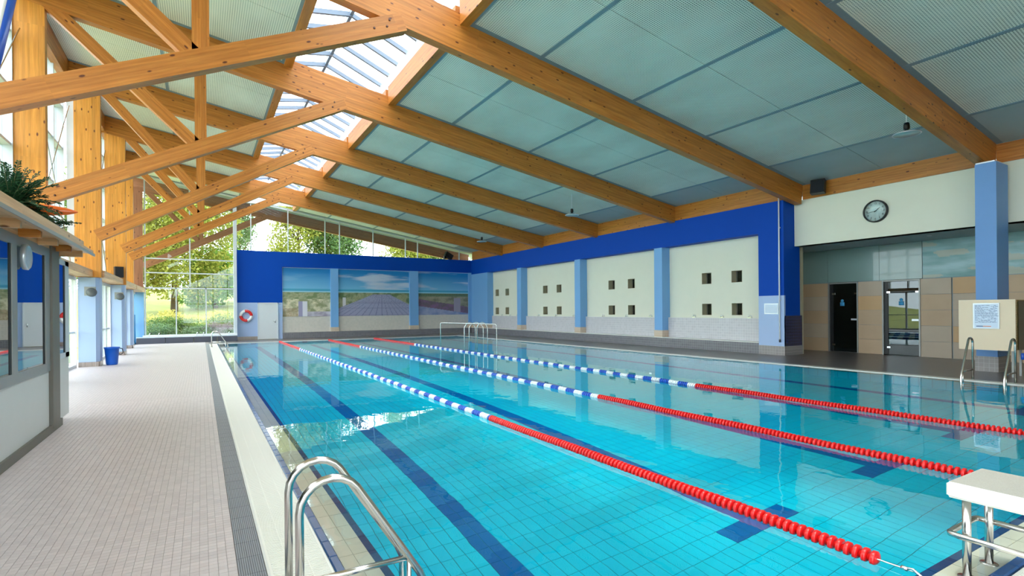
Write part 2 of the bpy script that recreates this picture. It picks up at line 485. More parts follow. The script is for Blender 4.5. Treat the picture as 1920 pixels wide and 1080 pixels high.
def struct(name, mb=None, m=None, loc=(0, 0, 0)):
    if mb is None: return thing(name, loc, kind='structure')
    o = link(name, mb.mesh(name, m)); o['kind'] = 'structure'
    return o

def B(*a): return MB().box(*a)

def beam(name, p0, p1, h, wd, m, parent, z_at='bottom', ends=(0, 0), wy=1):
    """timber from p0 to p1 (points on the near lower edge); local x runs along it; width goes in +y"""
    p0 = Vector(p0); p1 = Vector(p1)
    d = (p1 - p0); Ln = d.length; x = d.normalized()
    y = Vector((0, wy, 0)); 
    if abs(x.y) > 0.9: y = Vector((1, 0, 0))
    z = x.cross(y).normalized()
    if z.z < -1e-6: z = -z
    if abs(x.z) > 0.999: z = Vector((1, 0, 0))
    y = z.cross(x).normalized()
    sgn = -1 if (y.y < -0.1 or (abs(y.y) < 0.1 and y.x < 0)) else 1
    M = Matrix((x, y, z)).transposed().to_4x4(); M.translation = p0
    mb = MB()
    y0, y1 = (0, wd) if sgn > 0 else (-wd, 0)
    mb.box(-ends[0], Ln + ends[1], y0, y1, 0, h)
    return link(name, mb.mesh(name, m), parent, M)

def repeat_tiles(name, parent, me_fn, spots, m, cap=300, merged=None):
    """spots sorted nearest first: the first `cap` become objects sharing one mesh, the rest one stuff part"""
    spots = sorted(spots, key=lambda q: q[0]**2 + q[1]**2)
    base = me_fn(MB(), 0, 0, 0).mesh(name, m)
    P = root_matrix(parent).inverted()
    for q in spots[:cap]:
        o = bpy.data.objects.new(name, base); COL.objects.link(o); o.parent = parent
        o.matrix_basis = P @ Matrix.Translation(q)
    if len(spots) > cap:
        mb = MB()
        for q in spots[cap:]: me_fn(mb, *q)
        part(merged or name, mb, m, parent, kind='stuff')

# ------------------------------------------------------------------ roof geometry constants
zb = lambda x: 7.2 - 0.164 * (x - 3.4)       # underside of the rafters
zc = lambda x: zb(x) + 0.65                  # ceiling plane
TR = [-4.5, 0.3, 5.1, 10.0, 14.9, 19.7, 24.4, 29.0]
XW = 16.5
YN, YF = -6.5, 33.3

# ------------------------------------------------------------------ pool basin, floor, water
DEP = 1.65
fl = struct('floor')
part('deck_slab', B(-3.6, 0.18, YN, 33.4, -0.3, -0.004).box(0.18, 0.34, YN, 33.4, -0.3, -0.006), GROUT, fl)
part('dark_deck', B(14.1, 19.6, YN, 33.4, -0.3, 0.0).box(0.33, 14.1, 30.5, 33.8, -0.3, 0.0), DECKR, fl)
part('near_deck', B(-3.6, -1.67, YN, 33.4, -0.004, 0.0).box(0.33, 14.1, YN, 0.5, -0.3, 0.0), DECK, fl)
# mosaic tiles of the left deck: geometry near, the material beyond
t = 0.05
spots = []
for i in range(37):
    for j in range(190):
        x = 0.18 - (i + 1) * t; y = 2.0 + j * t
        spots.append((x, y, 0))
repeat_tiles('mosaic_tile', fl, lambda mb, x, y, z: mb.tile(x+.0012, x+t-.0012, y+.0012, y+t-.0012, z-.005, z), spots, DECKT)
part('far_mosaic', B(-1.67, 0.18, 11.5, 33.4, -0.004, 0.0).box(-1.67, 0.18, YN, 2.0, -0.004, 0.0), DECK, fl)
spots = [(0.18, 2.5 + j * 0.25, 0) for j in range(112)]
repeat_tiles('ribbed_tile', fl, lambda mb, x, y, z: mb.tile(x+.002, x+.148, y+.002, y+.248, z-.006, z+.001), spots, RIBT)
part('grate_lip', B(0.33, 0.345, 1.0, 30.5, -0.1, 0.003), CURBW, fl)
part('gutter_trough', B(0.33, 0.70, 1.0, 30.5, -0.3, -0.12).box(0.64, 14.1, 0.5, 1.18, -0.3, -0.12), CURBW, fl)
# overflow grate
gr = solo('overflow_grate', B(0.345, 0.36, 1.2, 30.2, -0.03, 0).box(0.452, 0.458, 1.2, 30.2, -0.03, -.001).box(0.565, 0.571, 1.2, 30.2, -0.03, -.001).box(0.665, 0.68, 1.2, 30.2, -0.03, 0), GRATE, (0.5, 3, 0),
          'cream slatted overflow grate running along the pool beside the pale deck', 'grate')
spots = [(0.36, 2.2 + j * 0.021, 0) for j in range(int(28 / 0.021))]
repeat_tiles('slat', gr, lambda mb, x, y, z: mb.tile(x, x + .305, y, y + .0135, z - .012, z), spots, GRATE)
g2 = solo('overflow_grate', B(0.9, 14.0, 0.5, 0.515, -0.03, 0).box(0.9, 14.0, 1.135, 1.15, -0.03, 0), GRATE, (4, 0.8, 0),
          'cream slatted overflow grate across the near end, behind the starting block', 'grate')
spots = [(1.6 + j * 0.021, .515, 0) for j in range(520)]
repeat_tiles('slat', g2, lambda mb, x, y, z: mb.tile(x, x + .0135, y, y + .62, z - .012, z), spots, GRATE, cap=200)

pool = thing('pool_basin', (7, 16, 0), kind='structure')
part('curb_base', B(0.66, 0.975, 1.0, 30.3, -0.4, -0.03).box(0.975, 13.9, 1.16, 1.45, -0.4, -0.03), POOLG, pool)
cur = [(0.68, 1.45 + j * 0.25, 0) for j in range(115)]
repeat_tiles('curb_tile', pool, lambda mb, x, y, z: mb.cbox(x, x+.058, y+.002, y+.248, z-.05, z+.012, .008), cur, NAVYC)
cur = [(0.93 + j * 0.25, 1.16, 0) for j in range(52)]
repeat_tiles('curb_tile', pool, lambda mb, x, y, z: mb.cbox(x+.002, x+.248, y, y+.058, z-.05, z+.012, .008), cur, NAVYC)
led = [(0.74 + k * .095, 1.45 + j * .25, -0.012 - .004 * k) for k in range(2) for j in range(115)]
repeat_tiles('ledge_tile', pool, lambda mb, x, y, z: mb.tile(x+.0015, x+.0935, y+.002, y+.248, z-.02, z), led, CREAMT)
led = [(0.93 + j * .25, 1.218 + k * .09, -0.012 - .004 * k) for k in range(2) for j in range(52)]
repeat_tiles('ledge_tile', pool, lambda mb, x, y, z: mb.tile(x+.002, x+.248, y+.0015, y+.0885, z-.02, z), led, CREAMT)
led = [(0.93, 1.45 + j * .25, -.022) for j in range(115)]
repeat_tiles('edge_tile', pool, lambda mb, x, y, z: mb.tile(x, x+.05, y+.002, y+.248, z-.03, z), led, NAVYC)
led = [(0.98 + j * .25, 1.40, -.022) for j in range(51)]
repeat_tiles('edge_tile', pool, lambda mb, x, y, z: mb.tile(x+.002, x+.248, y, y+.05, z-.03, z), led, NAVYC)
part('left_wall', B(0.88, 0.98, 1.4, 30.3, -DEP, -0.05), POOLW, pool)
part('near_wall', B(0.88, 13.95, 1.35, 1.45, -DEP, -0.05), POOLWX, pool)
part('right_wall', B(13.85, 14.0, 1.4, 30.3, -DEP, -0.03), POOLW, pool)
part('far_wall_underwater', B(0.88, 13.95, 30.2, 30.4, -DEP, -0.03), POOLWX, pool)
part('white_curb', B(13.85, 14.1, 1.16, 30.45, -0.3, 0.012).box(0.34, 13.85, 30.2, 30.45, -0.3, 0.012), CURBW, pool)
part('basin_floor', B(0.9, 14, 1.4, 30.3, -DEP-.1, -DEP-.006), POOLG, pool)
lanes = [2.3, 4.8, 7.3, 9.8, 12.3]
sT, sN = [], []
for i in range(103):
    for j in range(115):
        x = 0.98 + i * .125; y = 1.45 + j * .25
        xc = x + .0625; yc = y + .125
        dark = False
        for k in lanes:
            kk = 0.98 + round((k - 0.98) / .125) * .125
            if abs(xc - kk) < .125 and 3.2 < yc < 28.4: dark = True
            if abs(xc - kk) < .5 and (3.2 < yc < 3.46 or 28.2 < yc < 28.46): dark = True
        (sN if dark else sT).append((x, y, -DEP))
tl = lambda mb, x, y, z: mb.tile(x+.0035, x+.1215, y+.0035, y+.2465, z-.006, z)
near = lambda q: (q[0]-3.2)**2 + (q[1]-4.6)**2
def rep2(name, par, fn, spots, m, cap=300):
    spots = sorted(spots, key=near)
    base = fn(MB(), 0, 0, 0).mesh(name, m)
    P = root_matrix(par).inverted()
    for q in spots[:cap]:
        o = bpy.data.objects.new(name, base); COL.objects.link(o); o.parent = par; o.matrix_basis = P @ Matrix.Translation(q)
    mb = MB()
    for q in spots[cap:]: fn(mb, *q)
    part(name, mb, m, par, kind='stuff')
rep2('floor_tile', pool, tl, sT, POOLT)
rep2('lane_marking_tile', pool, tl, sN, NAVYF)
# cross marks on the far wall below each lane
part('wall_mark', B(2.2, 2.45, 30.18, 30.21, -1.2, -.35).box(4.7, 4.95, 30.18, 30.21, -1.2, -.35).box(7.2, 7.45, 30.18, 30.21, -1.2, -.35), NAVYC, pool)
wm = MB(); wm.v = [(0.74, 1.22, 0), (13.85, 1.22, 0), (13.85, 30.2, 0), (0.74, 30.2, 0)]; wm.f = [(0, 1, 2, 3)]
wo = struct('pool_water', wm, WATER); wo.location.z = -0.004

# ------------------------------------------------------------------ far wall (murals)
fw = struct('wall_far')
part('upper_band', B(1.73, 16.9, 33.5, 34.1, 4.24, 5.12).box(1.73, 4.12, 33.5, 34.1, 2.13, 4.24), BLUE, fw)
part('lower_panel', B(1.73, 2.79, 33.5, 34.0, .19, 2.13).box(3.89, 4.12, 33.5, 34.0, .0, 2.13), LBLUE2, fw, 'pale blue lower panel')
part('skirting_tile', B(1.73, 2.79, 33.47, 33.9, 0, .19), SKIRT, fw)
part('bench_riser', B(4.12, 16.5, 33.42, 34.0, 0, .36), DARKTX, fw, 'dark tiled riser')
part('tile_dado', B(4.12, 16.5, 33.66, 34.0, .36, 1.3), LAVTX, fw)
part('wall_back', B(1.7, 17.0, 33.85, 34.1, 0, 5.0), CREAM, fw)
for a, b in ((6.88, 7.33), (11.95, 12.54), (16.3, 16.9)):
    part('pillar', B(a, b, 33.48, 33.9, .62, 4.24), LBLUE, fw, 'light blue pillar between the murals')
    part('pillar_base', B(a-.02, b+.02, 33.46, 33.9, .36, .62), BASET, fw)
part('niche_trim', B(4.12, 16.3, 33.6, 33.7, 4.2, 4.24).box(4.12, 4.15, 33.6, 33.7, 1.3, 4.24), LBLUE2, fw)

def fbm(x, y, o=4):
    s = 0; a = 0.5
    for k in range(o):
        s += a * noise.noise(Vector((x, y, 3.7 + k))); x *= 2; y *= 2; a *= .5
    return s
def lerp(a, b, k):
    k = max(0, min(1, k)); return tuple(a[i] + (b[i]-a[i]) * k for i in range(3))
def mural_col(u, v, which):
    """u along the whole wall in metres, v height 0..1"""
    hz = .50
    if v > hz:
        k = (v - hz) / (1 - hz)
        c = lerp(s2l((120, 190, 225)), s2l((8, 118, 190)), k * 1.15)
        cl = fbm(u * .35 + 3, v * 9, 5) + .15 * math.sin(u * .7)
        if which > 0: c = lerp(c, s2l((190, 200, 222)), (cl - .02) * 4.0 if k > .15 else 0)
        else: c = lerp(c, s2l((160, 200, 226)), (cl - .05) * 2.0 * (1 - k))
        if k < .16: c = lerp(s2l((20, 140, 180)), c, k * 2.2)
        if k < .05: c = s2l((150, 205, 225))
        return c
    k = v / hz
    n = fbm(u * 2.6, v * 11, 5)
    n2 = noise.noise(Vector((u * 14, v * 70, 1)))
    grass = lerp(s2l((138, 140, 100)), s2l((224, 212, 178)), .5 + n * 2.2 + n2 * .5)
    if k > .72: grass = lerp(grass, s2l((112, 128, 84)), (n + .15) * 4)
    if which == 0:
        c = grass
        if k < .2 and u > 5.3: c = lerp(s2l((196, 188, 200)), s2l((150, 140, 160)), .5 + n * 2)
        if k < .35 and u < 5.0: c = lerp(c, s2l((140, 104, 70)), .5 + n2 * .6)
        if 5.02 < u < 5.55 and k < .62:
            c = s2l((150, 142, 176)) if u < 5.25 else s2l((216, 212, 222))
        return c
    if which == 1:
        apex = 10.1; half = .35 + (1 - k) * 3.6 * (1 if u < apex else .8)
        if abs(u - apex) < half and k < .95:
            pl = (u - apex) / max(.15, half) * 9
            c = s2l((150, 148, 178)) if (pl % 1) > .12 else s2l((104, 104, 138))
            rows = 1 / (1.02 - k * .95)
            if (rows * 5) % 1 < .12: c = lerp(c, s2l((110, 110, 140)), .6)
            return c
        c = lerp(grass, s2l((84, 104, 66)), .5 + n * 2)
        if 7.62 < u < 7.8 and .25 < k < .8: c = s2l((206, 202, 206))
        return c
    # third: boardwalk edge, heather and posts
    edge = .42 - (u - 12.6) * .10
    if k < edge: return lerp(s2l((96, 120, 170)), s2l((160, 160, 190)), .5 + n + n2 * .2)
    c = lerp(s2l((104, 104, 84)), s2l((150, 142, 118)), .5 + n * 2 + n2 * .4)
    if k < edge + .32: c = lerp(s2l((120, 84, 120)), s2l((96, 82, 92)), .5 + n * 2 + n2)
    if k > .86: c = lerp(s2l((70, 96, 70)), s2l((100, 116, 84)), .5 + n2)
    if 15.2 < u < 15.7 and .05 < k < .8: c = s2l((150, 138, 156))
    return c
for wi, (a, b) in enumerate(((4.15, 6.88), (7.33, 11.95), (12.54, 16.3))):
    mb = MB(); nx = int((b-a) * 26); nz_ = 84; mb.col = []
    for j in range(nz_+1):
        for i in range(nx+1):
            x = a + (b-a) * i / nx; z = 1.3 + 2.9 * j / nz_
            mb.v.append((x, 33.64, z)); mb.col.append(mural_col(x, j / nz_, wi))
    for j in range(nz_):
        for i in range(nx):
            q = j * (nx+1) + i
            mb.f.append((q, q+1, q+nx+2, q+nx+1))
    solo('beach_mural', mb, PRINT, ((a+b)/2, 33.64, 1.3),
         ['printed seaside mural with dunes and a square white stone post, nearest the white door',
          'printed seaside mural with a wide boardwalk running to the horizon',
          'printed seaside mural with dark heather beside a path, next to the room corner'][wi], 'mural', 'seaside murals on the far wall')
# door
d = thing('door_1', (3.34, 33.45, 0), kind='structure')
part('door_leaf', B(2.83, 3.85, 33.44, 33.5, .02, 2.09), DOORW, d)
part('door_frame', B(2.79, 2.84, 33.42, 33.55, 0, 2.13).box(3.84, 3.89, 33.42, 33.55, 0, 2.13).box(2.79, 3.89, 33.42, 33.55, 2.09, 2.13), ALUL, d)
part('door_handle', MB().tube([(3.72, 33.43, 1.05), (3.72, 33.38, 1.05), (3.6, 33.38, 1.05)], .012, 8).box(3.70, 3.74, 33.425, 33.44, .95, 1.12), CHROME, d)
part('door_closer', B(3.2, 3.42, 33.39, 33.44, 2.03, 2.08), ALUL, d)
# lifebuoy
lb = thing('lifebuoy', (2.2, 33.4, 1.38), 'red and white lifebuoy ring hung on the pale blue wall by the door', 'lifebuoy')
mb = MB(); R0 = .27
mb.tube([(2.2 + R0*math.cos(a), 33.42, 1.38 + R0*math.sin(a)) for a in [2*PI*k/40 for k in range(40)]], .075, 14, closed=True)
part('ring', mb, WHITEP, lb)
for q in range(2):
    a0 = PI*q + .9
    part('red_band', MB().tube([(2.2 + R0*math.cos(a0+k*.1), 33.42, 1.38 + R0*math.sin(a0+k*.1)) for k in range(-9, 10)], .079, 14), REDP, lb)
part('grab_rope', MB().tube([(2.2 + (.36 + .02*math.cos(4*a))*math.cos(a), 33.40, 1.38 + (.36 + .02*math.cos(4*a))*math.sin(a)) for a in [2*PI*k/48 for k in range(48)]], .008, 6, closed=True), WHITEP, lb)

# far glazing, left of the wall
def framed_window(name, y, xs, zs, x0, x1, z0, ztop, mu=.05, m=ALUL, depth=.12):
    """grid window in a plane of constant y; ztop(x) gives the upper edge"""
    wdw = thing(name, ((x0+x1)/2, y, z0), kind='structure')
    xs_all = [x0] + xs + [x1]
    for x in xs_all:
        part('mullion', B(x-mu/2, x+mu/2, y-depth/2, y+depth/2, z0, ztop(x)), m, wdw)
    for z in zs:
        part('transom', B(x0, x1, y-depth/2+.01, y+depth/2-.01, z-mu/2, z+mu/2), m, wdw)
    for i in range(len(xs_all)-1):
        a, b = xs_all[i], xs_all[i+1]
        zz = [z0] + list(zs)
        for k, z in enumerate(zz):
            if k+1 < len(zz): pts = [(a, y, z), (b, y, z), (b, y, zz[k+1]), (a, y, zz[k+1])]
            else: pts = [(a, y, z), (b, y, z), (b, y, ztop(b)), (a, y, ztop(a))]
            part('pane', MB().prism(pts, (0, .01, 0)), PANE, wdw)
    part('head_rail', MB().prism([(x0, y-.06, ztop(x0)-.07), (x1, y-.06, ztop(x1)-.07), (x1, y-.06, ztop(x1)), (x0, y-.06, ztop(x0))], (0, .12, 0)), m, wdw)
    return wdw
wd = framed_window('window_1', 33.3, [-1.14, .24], [], -2.5, 1.68, .4, lambda x: 2.93, .05)
wd = framed_window('window_2', 33.3, [-.5], [3.7, 4.45], -2.5, 1.68, 2.97, lambda x: zc(x) - .05, .06)
part('sill', B(-2.6, 1.73, 33.0, 33.4, .34, .42), WHITE, wd)
part('corner_post', B(1.58, 1.74, 33.2, 33.5, 0, zc(1.6)-.05), ALUL, wd, 'tall pale post beside the blue wall')
wd = framed_window('window_3', 33.42, [2.48, 4.45, 6.55, 7.41, 9.49, 11.64, 12.48, 15.52], [], 1.74, 16.9, 5.12, lambda x: zc(x) - .05, .045)

# dark bench under the far window
bn = thing('window_bench', (-.5, 32.9, 0), 'low dark tiled heater bench along the foot of the tall far window', 'bench')
for a, b in ((-2.85, -1.6), (-1.6, -.35), (-.35, .75), (.75, 1.72)):
    part('bench_panel', MB().cbox(a+.01, b-.01, 32.55, 33.15, 0, .3, .02), mat('bench_dark', s2l((74, 78, 92)), .4) if 'bench_dark' not in MATS else MATS['bench_dark'], bn)
part('ledge', B(-2.85, 1.72, 32.6, 33.2, .3, .34), ALUL, bn)
for k, x in enumerate((-2.3, -1.9, -.2, .1, 1.3)):
    f = thing('window_crank', (x, 32.75, .34), 'small chrome window crank on the dark bench, ' + ['leftmost', 'second from the left', 'middle one', 'second from the right', 'rightmost, by the blue wall'][k], 'handle', 'window cranks on the dark bench')
    part('crank_stem', MB().tube([(x, 32.75, .34), (x, 32.75, .5), (x+.07, 32.72, .53)], .018, 8), CHROME, f)
    part('crank_knob', MB().lathe([(.0, -.03), (.03, -.02), (.03, .02), (.0, .03)], (x+.08, 32.72, .53), 'Z', 10), BLACK, f)

# ------------------------------------------------------------------ right wall with niches
rw = struct('wall_right')
part('upper_band', B(16.5, 17.4, 10.31, 33.9, 4.12, 5.12).box(16.5, 17.4, 10.31, 11.22, 1.31, 4.12), BLUE, rw)
part('pier_face', B(16.49, 16.56, 10.3, 11.22, .26, 1.98), LBLUE2, rw, 'pale blue lower face of the end pier')
part('pier_tile_side', B(16.5, 17.5, 10.30, 11.22, .3, 1.31), NAVYT, rw, 'navy tiled side of the end pier')
part('pier_skirting', B(16.48, 17.5, 10.28, 11.22, 0, .3), SKIRTY, rw)
part('bench_riser', B(16.49, 17.2, 11.22, 33.6, 0, .37), DARKT, rw, 'dark tiled riser under the niches')
part('bench_top', B(16.47, 17.2, 11.22, 33.6, .37, .40), CURBW, rw)
part('backing', B(17.5, 17.6, 10.31, 33.9, 0, 5.12), BEIGE, rw)
piers = [(15.61, 16.05), (21.1, 21.55), (26.8, 27.26), (31.1, 33.6)]
for a, b in piers:
    part('pillar', B(16.5, 17.2, a, b, .68, 4.12), LBLUE, rw, 'light blue pillar between the niches')
    part('pillar_base', B(16.48, 17.2, a-.01, b+.01, .40, .68), BASET, rw)
niches = [(11.22, 15.61, (13.74, 12.4)), (16.05, 21.1, (19.24, 17.9)), (21.55, 26.8, (24.88, 23.54)), (27.26, 31.1, (30.55, 29.22))]
names = ['in the largest niche by the blue pier', 'in the second niche from the blue pier', 'in the third niche from the blue pier', 'in the niche beside the mural corner']
wn = 4
for ni, (a, b, cs) in enumerate(niches):
    hs = []
    for c in cs:
        for z0, z1 in ((1.31, 1.76), (2.52, 2.96)): hs.append((c-.225, c+.225, z0, z1))
    ys = sorted(set([a, b] + [q for h in hs for q in h[:2]]))
    zs = sorted(set([.4, 4.14] + [q for h in hs for q in h[2:]]))
    mb = MB()
    for i in range(len(ys)-1):
        for j in range(len(zs)-1):
            cy, cz = (ys[i]+ys[i+1])/2, (zs[j]+zs[j+1])/2
            if any(h[0] < cy < h[1] and h[2] < cz < h[3] for h in hs): continue
            mb.box(16.95, 17.22, ys[i], ys[i+1], zs[j], zs[j+1])
    part('niche_back', mb, CREAM, rw)
    part('tile_dado', B(16.85, 16.96, a, b, .40, 1.2), LAVT, rw)
    part('dado_ledge', B(16.84, 16.96, a, b, 1.2, 1.215), CURBW, rw)
    for h in hs:
        wv = thing('window_%d' % wn, (17.2, (h[0]+h[1])/2, h[2]), kind='structure'); wn += 1
        y0, y1, z0, z1 = h
        part('reveal', B(16.945, 17.45, y0, y0+.012, z0, z1).box(16.945, 17.45, y1-.012, y1, z0, z1).box(16.945, 17.45, y0, y1, z0, z0+.012).box(16.945, 17.45, y0, y1, z1-.012, z1), BEIGE, wv)
        part('pane', B(17.25, 17.26, y0+.012, y1-.012, z0+.012, z1-.012), PANER, wv)
        part('window_frame', B(17.2, 17.24, y0+.012, y0+.03, z0+.012, z1-.012).box(17.2, 17.24, y1-.05, y1-.012, z0+.012, z1-.012), DGREY, wv)
    for k, yy in enumerate((b-1.3, (a+b)/2 + .0 - .4, a+.62)):
        f = thing('wall_tap', (16.9, yy, 1.21), ['left', 'middle', 'right'][k] + ' chrome tap on the ledge ' + names[ni], 'tap', 'chrome taps ' + names[ni])
        part('tap_body', MB().tube([(16.92, yy-.05, 1.22), (16.92, yy-.05, 1.30), (16.90, yy+.05, 1.32), (16.90, yy+.05, 1.24)], .012, 8), CHROME, f)
        part('tap_base', B(16.86, 16.95, yy-.07, yy+.07, 1.215, 1.235), CHROME, f)
ob = solo('drain_pipe', MB().tube([(16.44, 10.43, .52), (16.44, 10.43, 5.2)], .022, 10).box(16.44, 16.5, 10.41, 10.45, 4.2, 4.24).box(16.44, 16.5, 10.41, 10.45, 1.8, 1.84), WHITE, (16.44, 10.43, .5),
          'thin white vertical pipe on the corner of the dark blue pier', 'pipe')
part('pipe_cap', MB().lathe([(.0, -.05), (.03, -.04), (.03, .04), (.0, .05)], (16.44, 10.43, .48), 'Z', 10), BLACK, ob)
nt = thing('notice_sign', (16.48, 10.75, 1.38), 'small pale framed notice on the light blue pier face', 'sign')
part('frame', B(16.475, 16.49, 10.50, 11.0, 1.36, 1.72), SILVER, nt)
part('sheet', B(16.47, 16.48, 10.53, 10.97, 1.39, 1.69), NOTICE, nt)

# recessed changing-room wall and doors
ew = struct('wall_recess')
part('clock_wall', B(17.1, 17.5, YN, 10.3, 3.62, 5.12), CREAM, ew)
part('soffit', B(17.11, 19.6, YN, 12.5, 3.62, 3.75), GREYP, ew)
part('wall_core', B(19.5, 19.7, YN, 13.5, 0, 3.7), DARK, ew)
part('return_wall', B(17.4, 19.6, 13.0, 13.1, 0, 3.7), STONE, ew)
part('joint_backing', B(19.42, 19.5, YN, 7.6, 0, 3.66).box(19.42, 19.5, 8.72, 9.45, 0, 3.66).box(19.42, 19.5, 10.45, 13, 0, 3.66).box(19.42, 19.5, 7.6, 10.5, 2.46, 3.61), GREYM, ew)
random.seed(3)
runs = [(10.45, 11.43), (11.44, 12.3), (8.71, 9.46)] + [(6.84 - k*.82, 7.64 - k*.82) if k else (6.85, 7.64) for k in range(15)]
for a, b in runs:
    for r in range(5):
        part('stone_panel', B(19.38 + random.uniform(0, .006), 19.45, a+.003, b-.003, r*.488+.003, r*.488+.485), random.choice([STONE, STONE, STONE2, STONE3]), ew)
for a, b in ((11.43, 12.6), (10.46, 11.43), (8.8, 10.46), (7.59, 8.8)):
    part('frosted_panel', B(19.39, 19.45, a+.004, b-.004, 2.455, 3.615), FROST, ew)
def teal(u, v):
    n = fbm(u * .9, v * 4.5, 5)
    c = lerp(s2l((86, 140, 140)), s2l((150, 190, 196)), .5 + n * 1.8)
    if noise.noise(Vector((u * .8, v * 5, 9))) > .22: c = lerp(c, s2l((176, 172, 150)), .7)
    return c
for k, (a, b) in enumerate(((5.9, 7.58), (2.5, 5.89), (-1, 2.49))):
    mb = MB(); mb.col = []; nx, nz_ = int((b-a)*30), 40
    for j in range(nz_+1):
        for i in range(nx+1):
            y = a + (b-a) * i / nx; z = 2.455 + 1.16 * j / nz_
            mb.v.append((19.40, y, z)); mb.col.append(teal(y, z))
    for j in range(nz_):
        for i in range(nx):
            q = j * (nx+1) + i; mb.f.append((q, q+nx+1, q+nx+2, q+1))
    solo('wave_mural', mb, PRINT, (19.40, (a+b)/2, 2.455), ['teal cloudy printed panel above the stone, between the clock and the column', 'teal cloudy printed panel behind and past the blue column', 'teal cloudy printed panel beyond the frame past the column'][k], 'mural', 'teal printed panels above the stone')
for n_, (a, b, lab) in enumerate(((9.49, 10.41, 'far'), (7.68, 8.67, 'near'))):
    d = thing('door_%d' % (n_+2), (19.4, (a+b)/2, 0), kind='structure')
    part('door_frame', B(19.36, 19.5, a-.04, a, 0, 2.44).box(19.36, 19.5, b, b+.04, 0, 2.44).box(19.36, 19.5, a, b, 2.40, 2.44), ALU, d)
    part('door_leaf', B(19.43, 19.44, a+.01, b-.12, .02, 2.39), PANED, d, 'smoked glass leaf')
    part('dark_side_light', B(19.42, 19.44, b-.11, b, .02, 2.39), BLACK, d)
    part('hinge', B(19.40, 19.43, b-.18, b-.08, 2.02, 2.08), CHROME, d)
    part('hinge', B(19.40, 19.43, b-.18, b-.08, .22, .28), CHROME, d)
    part('door_handle', B(19.39, 19.43, a+.02, a+.20, 1.12, 1.18), SILVER, d)
    part('corner_clip', B(19.40, 19.43, a+.02, a+.10, 2.02, 2.07), CHROME, d)
    part('pictogram', MB().lathe([(0, 0), (.05, 0), (.05, .004), (0, .004)], (19.42, a+.5, 1.80), 'X', 16).box(19.42, 19.425, a+.43, a+.57, 1.62, 1.75), mat('pictogram_blue', s2l((60, 150, 200)), .4) if 'pictogram_blue' not in MATS else MATS['pictogram_blue'], d)
for yy in (9.3, 6.9):
    f = solo('recessed_spotlight', MB().lathe([(0, 0), (.06, 0), (.06, .02), (0, .02)], (18.1, yy, 3.60), 'Z', 16), SILVER, (18.1, yy, 3.60),
             'small round spotlight in the soffit ' + ('near the dark blue pier' if yy > 8 else 'right below the clock wall'), 'spotlight')

# eave beam and round clock, loudspeaker
for i in range(len(TR)-1):
    y0, y1 = TR[i] + .22, TR[i+1]
    o = thing('eave_beam', (16.8, y0, 5.12), kind='structure')
    xb = 16.52 if y0 > 10 else 17.08
    beam('timber', (xb, y0, 5.125), (xb, y1, 5.125), .62, .3, WOOD, o)
o = thing('eave_beam', (16.8, 29.3, 5.12), kind='structure')
beam('timber', (16.52, 29.25, 5.125), (16.52, 33.4, 5.125), .62, .3, WOOD, o)
ck = thing('wall_clock', (17.08, 7.82, 4.38), 'round wall clock with black rim on the cream wall', 'clock')
cy, cz = 7.82, 4.38
part('rim', MB().lathe([(.30, 0), (.325, 0), (.325, -.09), (.30, -.10), (.29, -.09), (.29, -.05)], (17.1, cy, cz), 'X', 40), BLACK, ck)
part('dial', MB().lathe([(0, -.055), (.295, -.055), (.295, -.06), (0, -.06)], (17.1, cy, cz), 'X', 40), WHITEP, ck)
def text_mesh(name, s, size, m, parent, M):
    cu = bpy.data.curves.new(name, 'FONT'); cu.body = s; cu.size = size; cu.align_x = 'CENTER'; cu.align_y = 'CENTER'; cu.extrude = .001
    tmp = bpy.data.objects.new(name, cu); COL.objects.link(tmp)
    dg = bpy.context.evaluated_depsgraph_get(); dg.update()
    me = bpy.data.meshes.new_from_object(tmp.evaluated_get(dg))
    COL.objects.unlink(tmp); bpy.data.objects.remove(tmp)
    me.materials.clear(); me.materials.append(m)
    return link(name, me, parent, M)
# wall looking toward -x: text right is -y, up is z
MR = lambda x, y, z: Matrix.Translation((x, y, z)) @ Matrix(((0, 0, -1), (-1, 0, 0), (0, 1, 0))).to_4x4()
for h in range(1, 13):
    a = PI/2 - h * PI/6
    text_mesh('numeral', str(h), .075, BLACK, ck, MR(17.038, cy - .225*math.cos(a), cz + .225*math.sin(a)))
tk = MB()
for k in range(60):
    a = 2*PI*k/60; ca, sa = math.cos(a), math.sin(a)
    r0, r1, wd_ = (.262, .285, .004) if k % 5 == 0 else (.272, .285, .0018)
    pts = [(17.038, cy - (r*ca - w_*sa), cz + (r*sa + w_*ca)) for r, w_ in ((r0, -wd_), (r1, -wd_), (r1, wd_), (r0, wd_))]
    tk.prism(pts, (-.001, 0, 0))
part('minute_marks', tk, BLACK, ck, kind='stuff')
def hand(ang, ln, wdt, nm_, x):
    a = PI/2 - ang; ca, sa = math.cos(a), math.sin(a)
    pts = [(x, cy - (r*ca - w_*sa), cz + (r*sa + w_*ca)) for r, w_ in ((-.04, -wdt), (ln, -wdt*.6), (ln, wdt*.6), (-.04, wdt))]
    part(nm_, MB().prism(pts, (-.003, 0, 0)), BLACK, ck)
hand(math.radians(52), .155, .009, 'hour_hand', 17.034)
hand(math.radians(262), .225, .006, 'minute_hand', 17.030)
part('hub', MB().lathe([(0, -.08), (.014, -.08), (.014, -.06), (0, -.06)], (17.1, cy, cz), 'X', 14), BLACK, ck)
part('cover_glass', MB().lathe([(0, -.088), (.29, -.088), (.29, -.090), (0, -.090)], (17.1, cy, cz), 'X', 40), PANE, ck)
sp = thing('loudspeaker', (16.7, 9.35, 5.2), 'black box loudspeaker on the timber beam above the clock wall', 'loudspeaker')
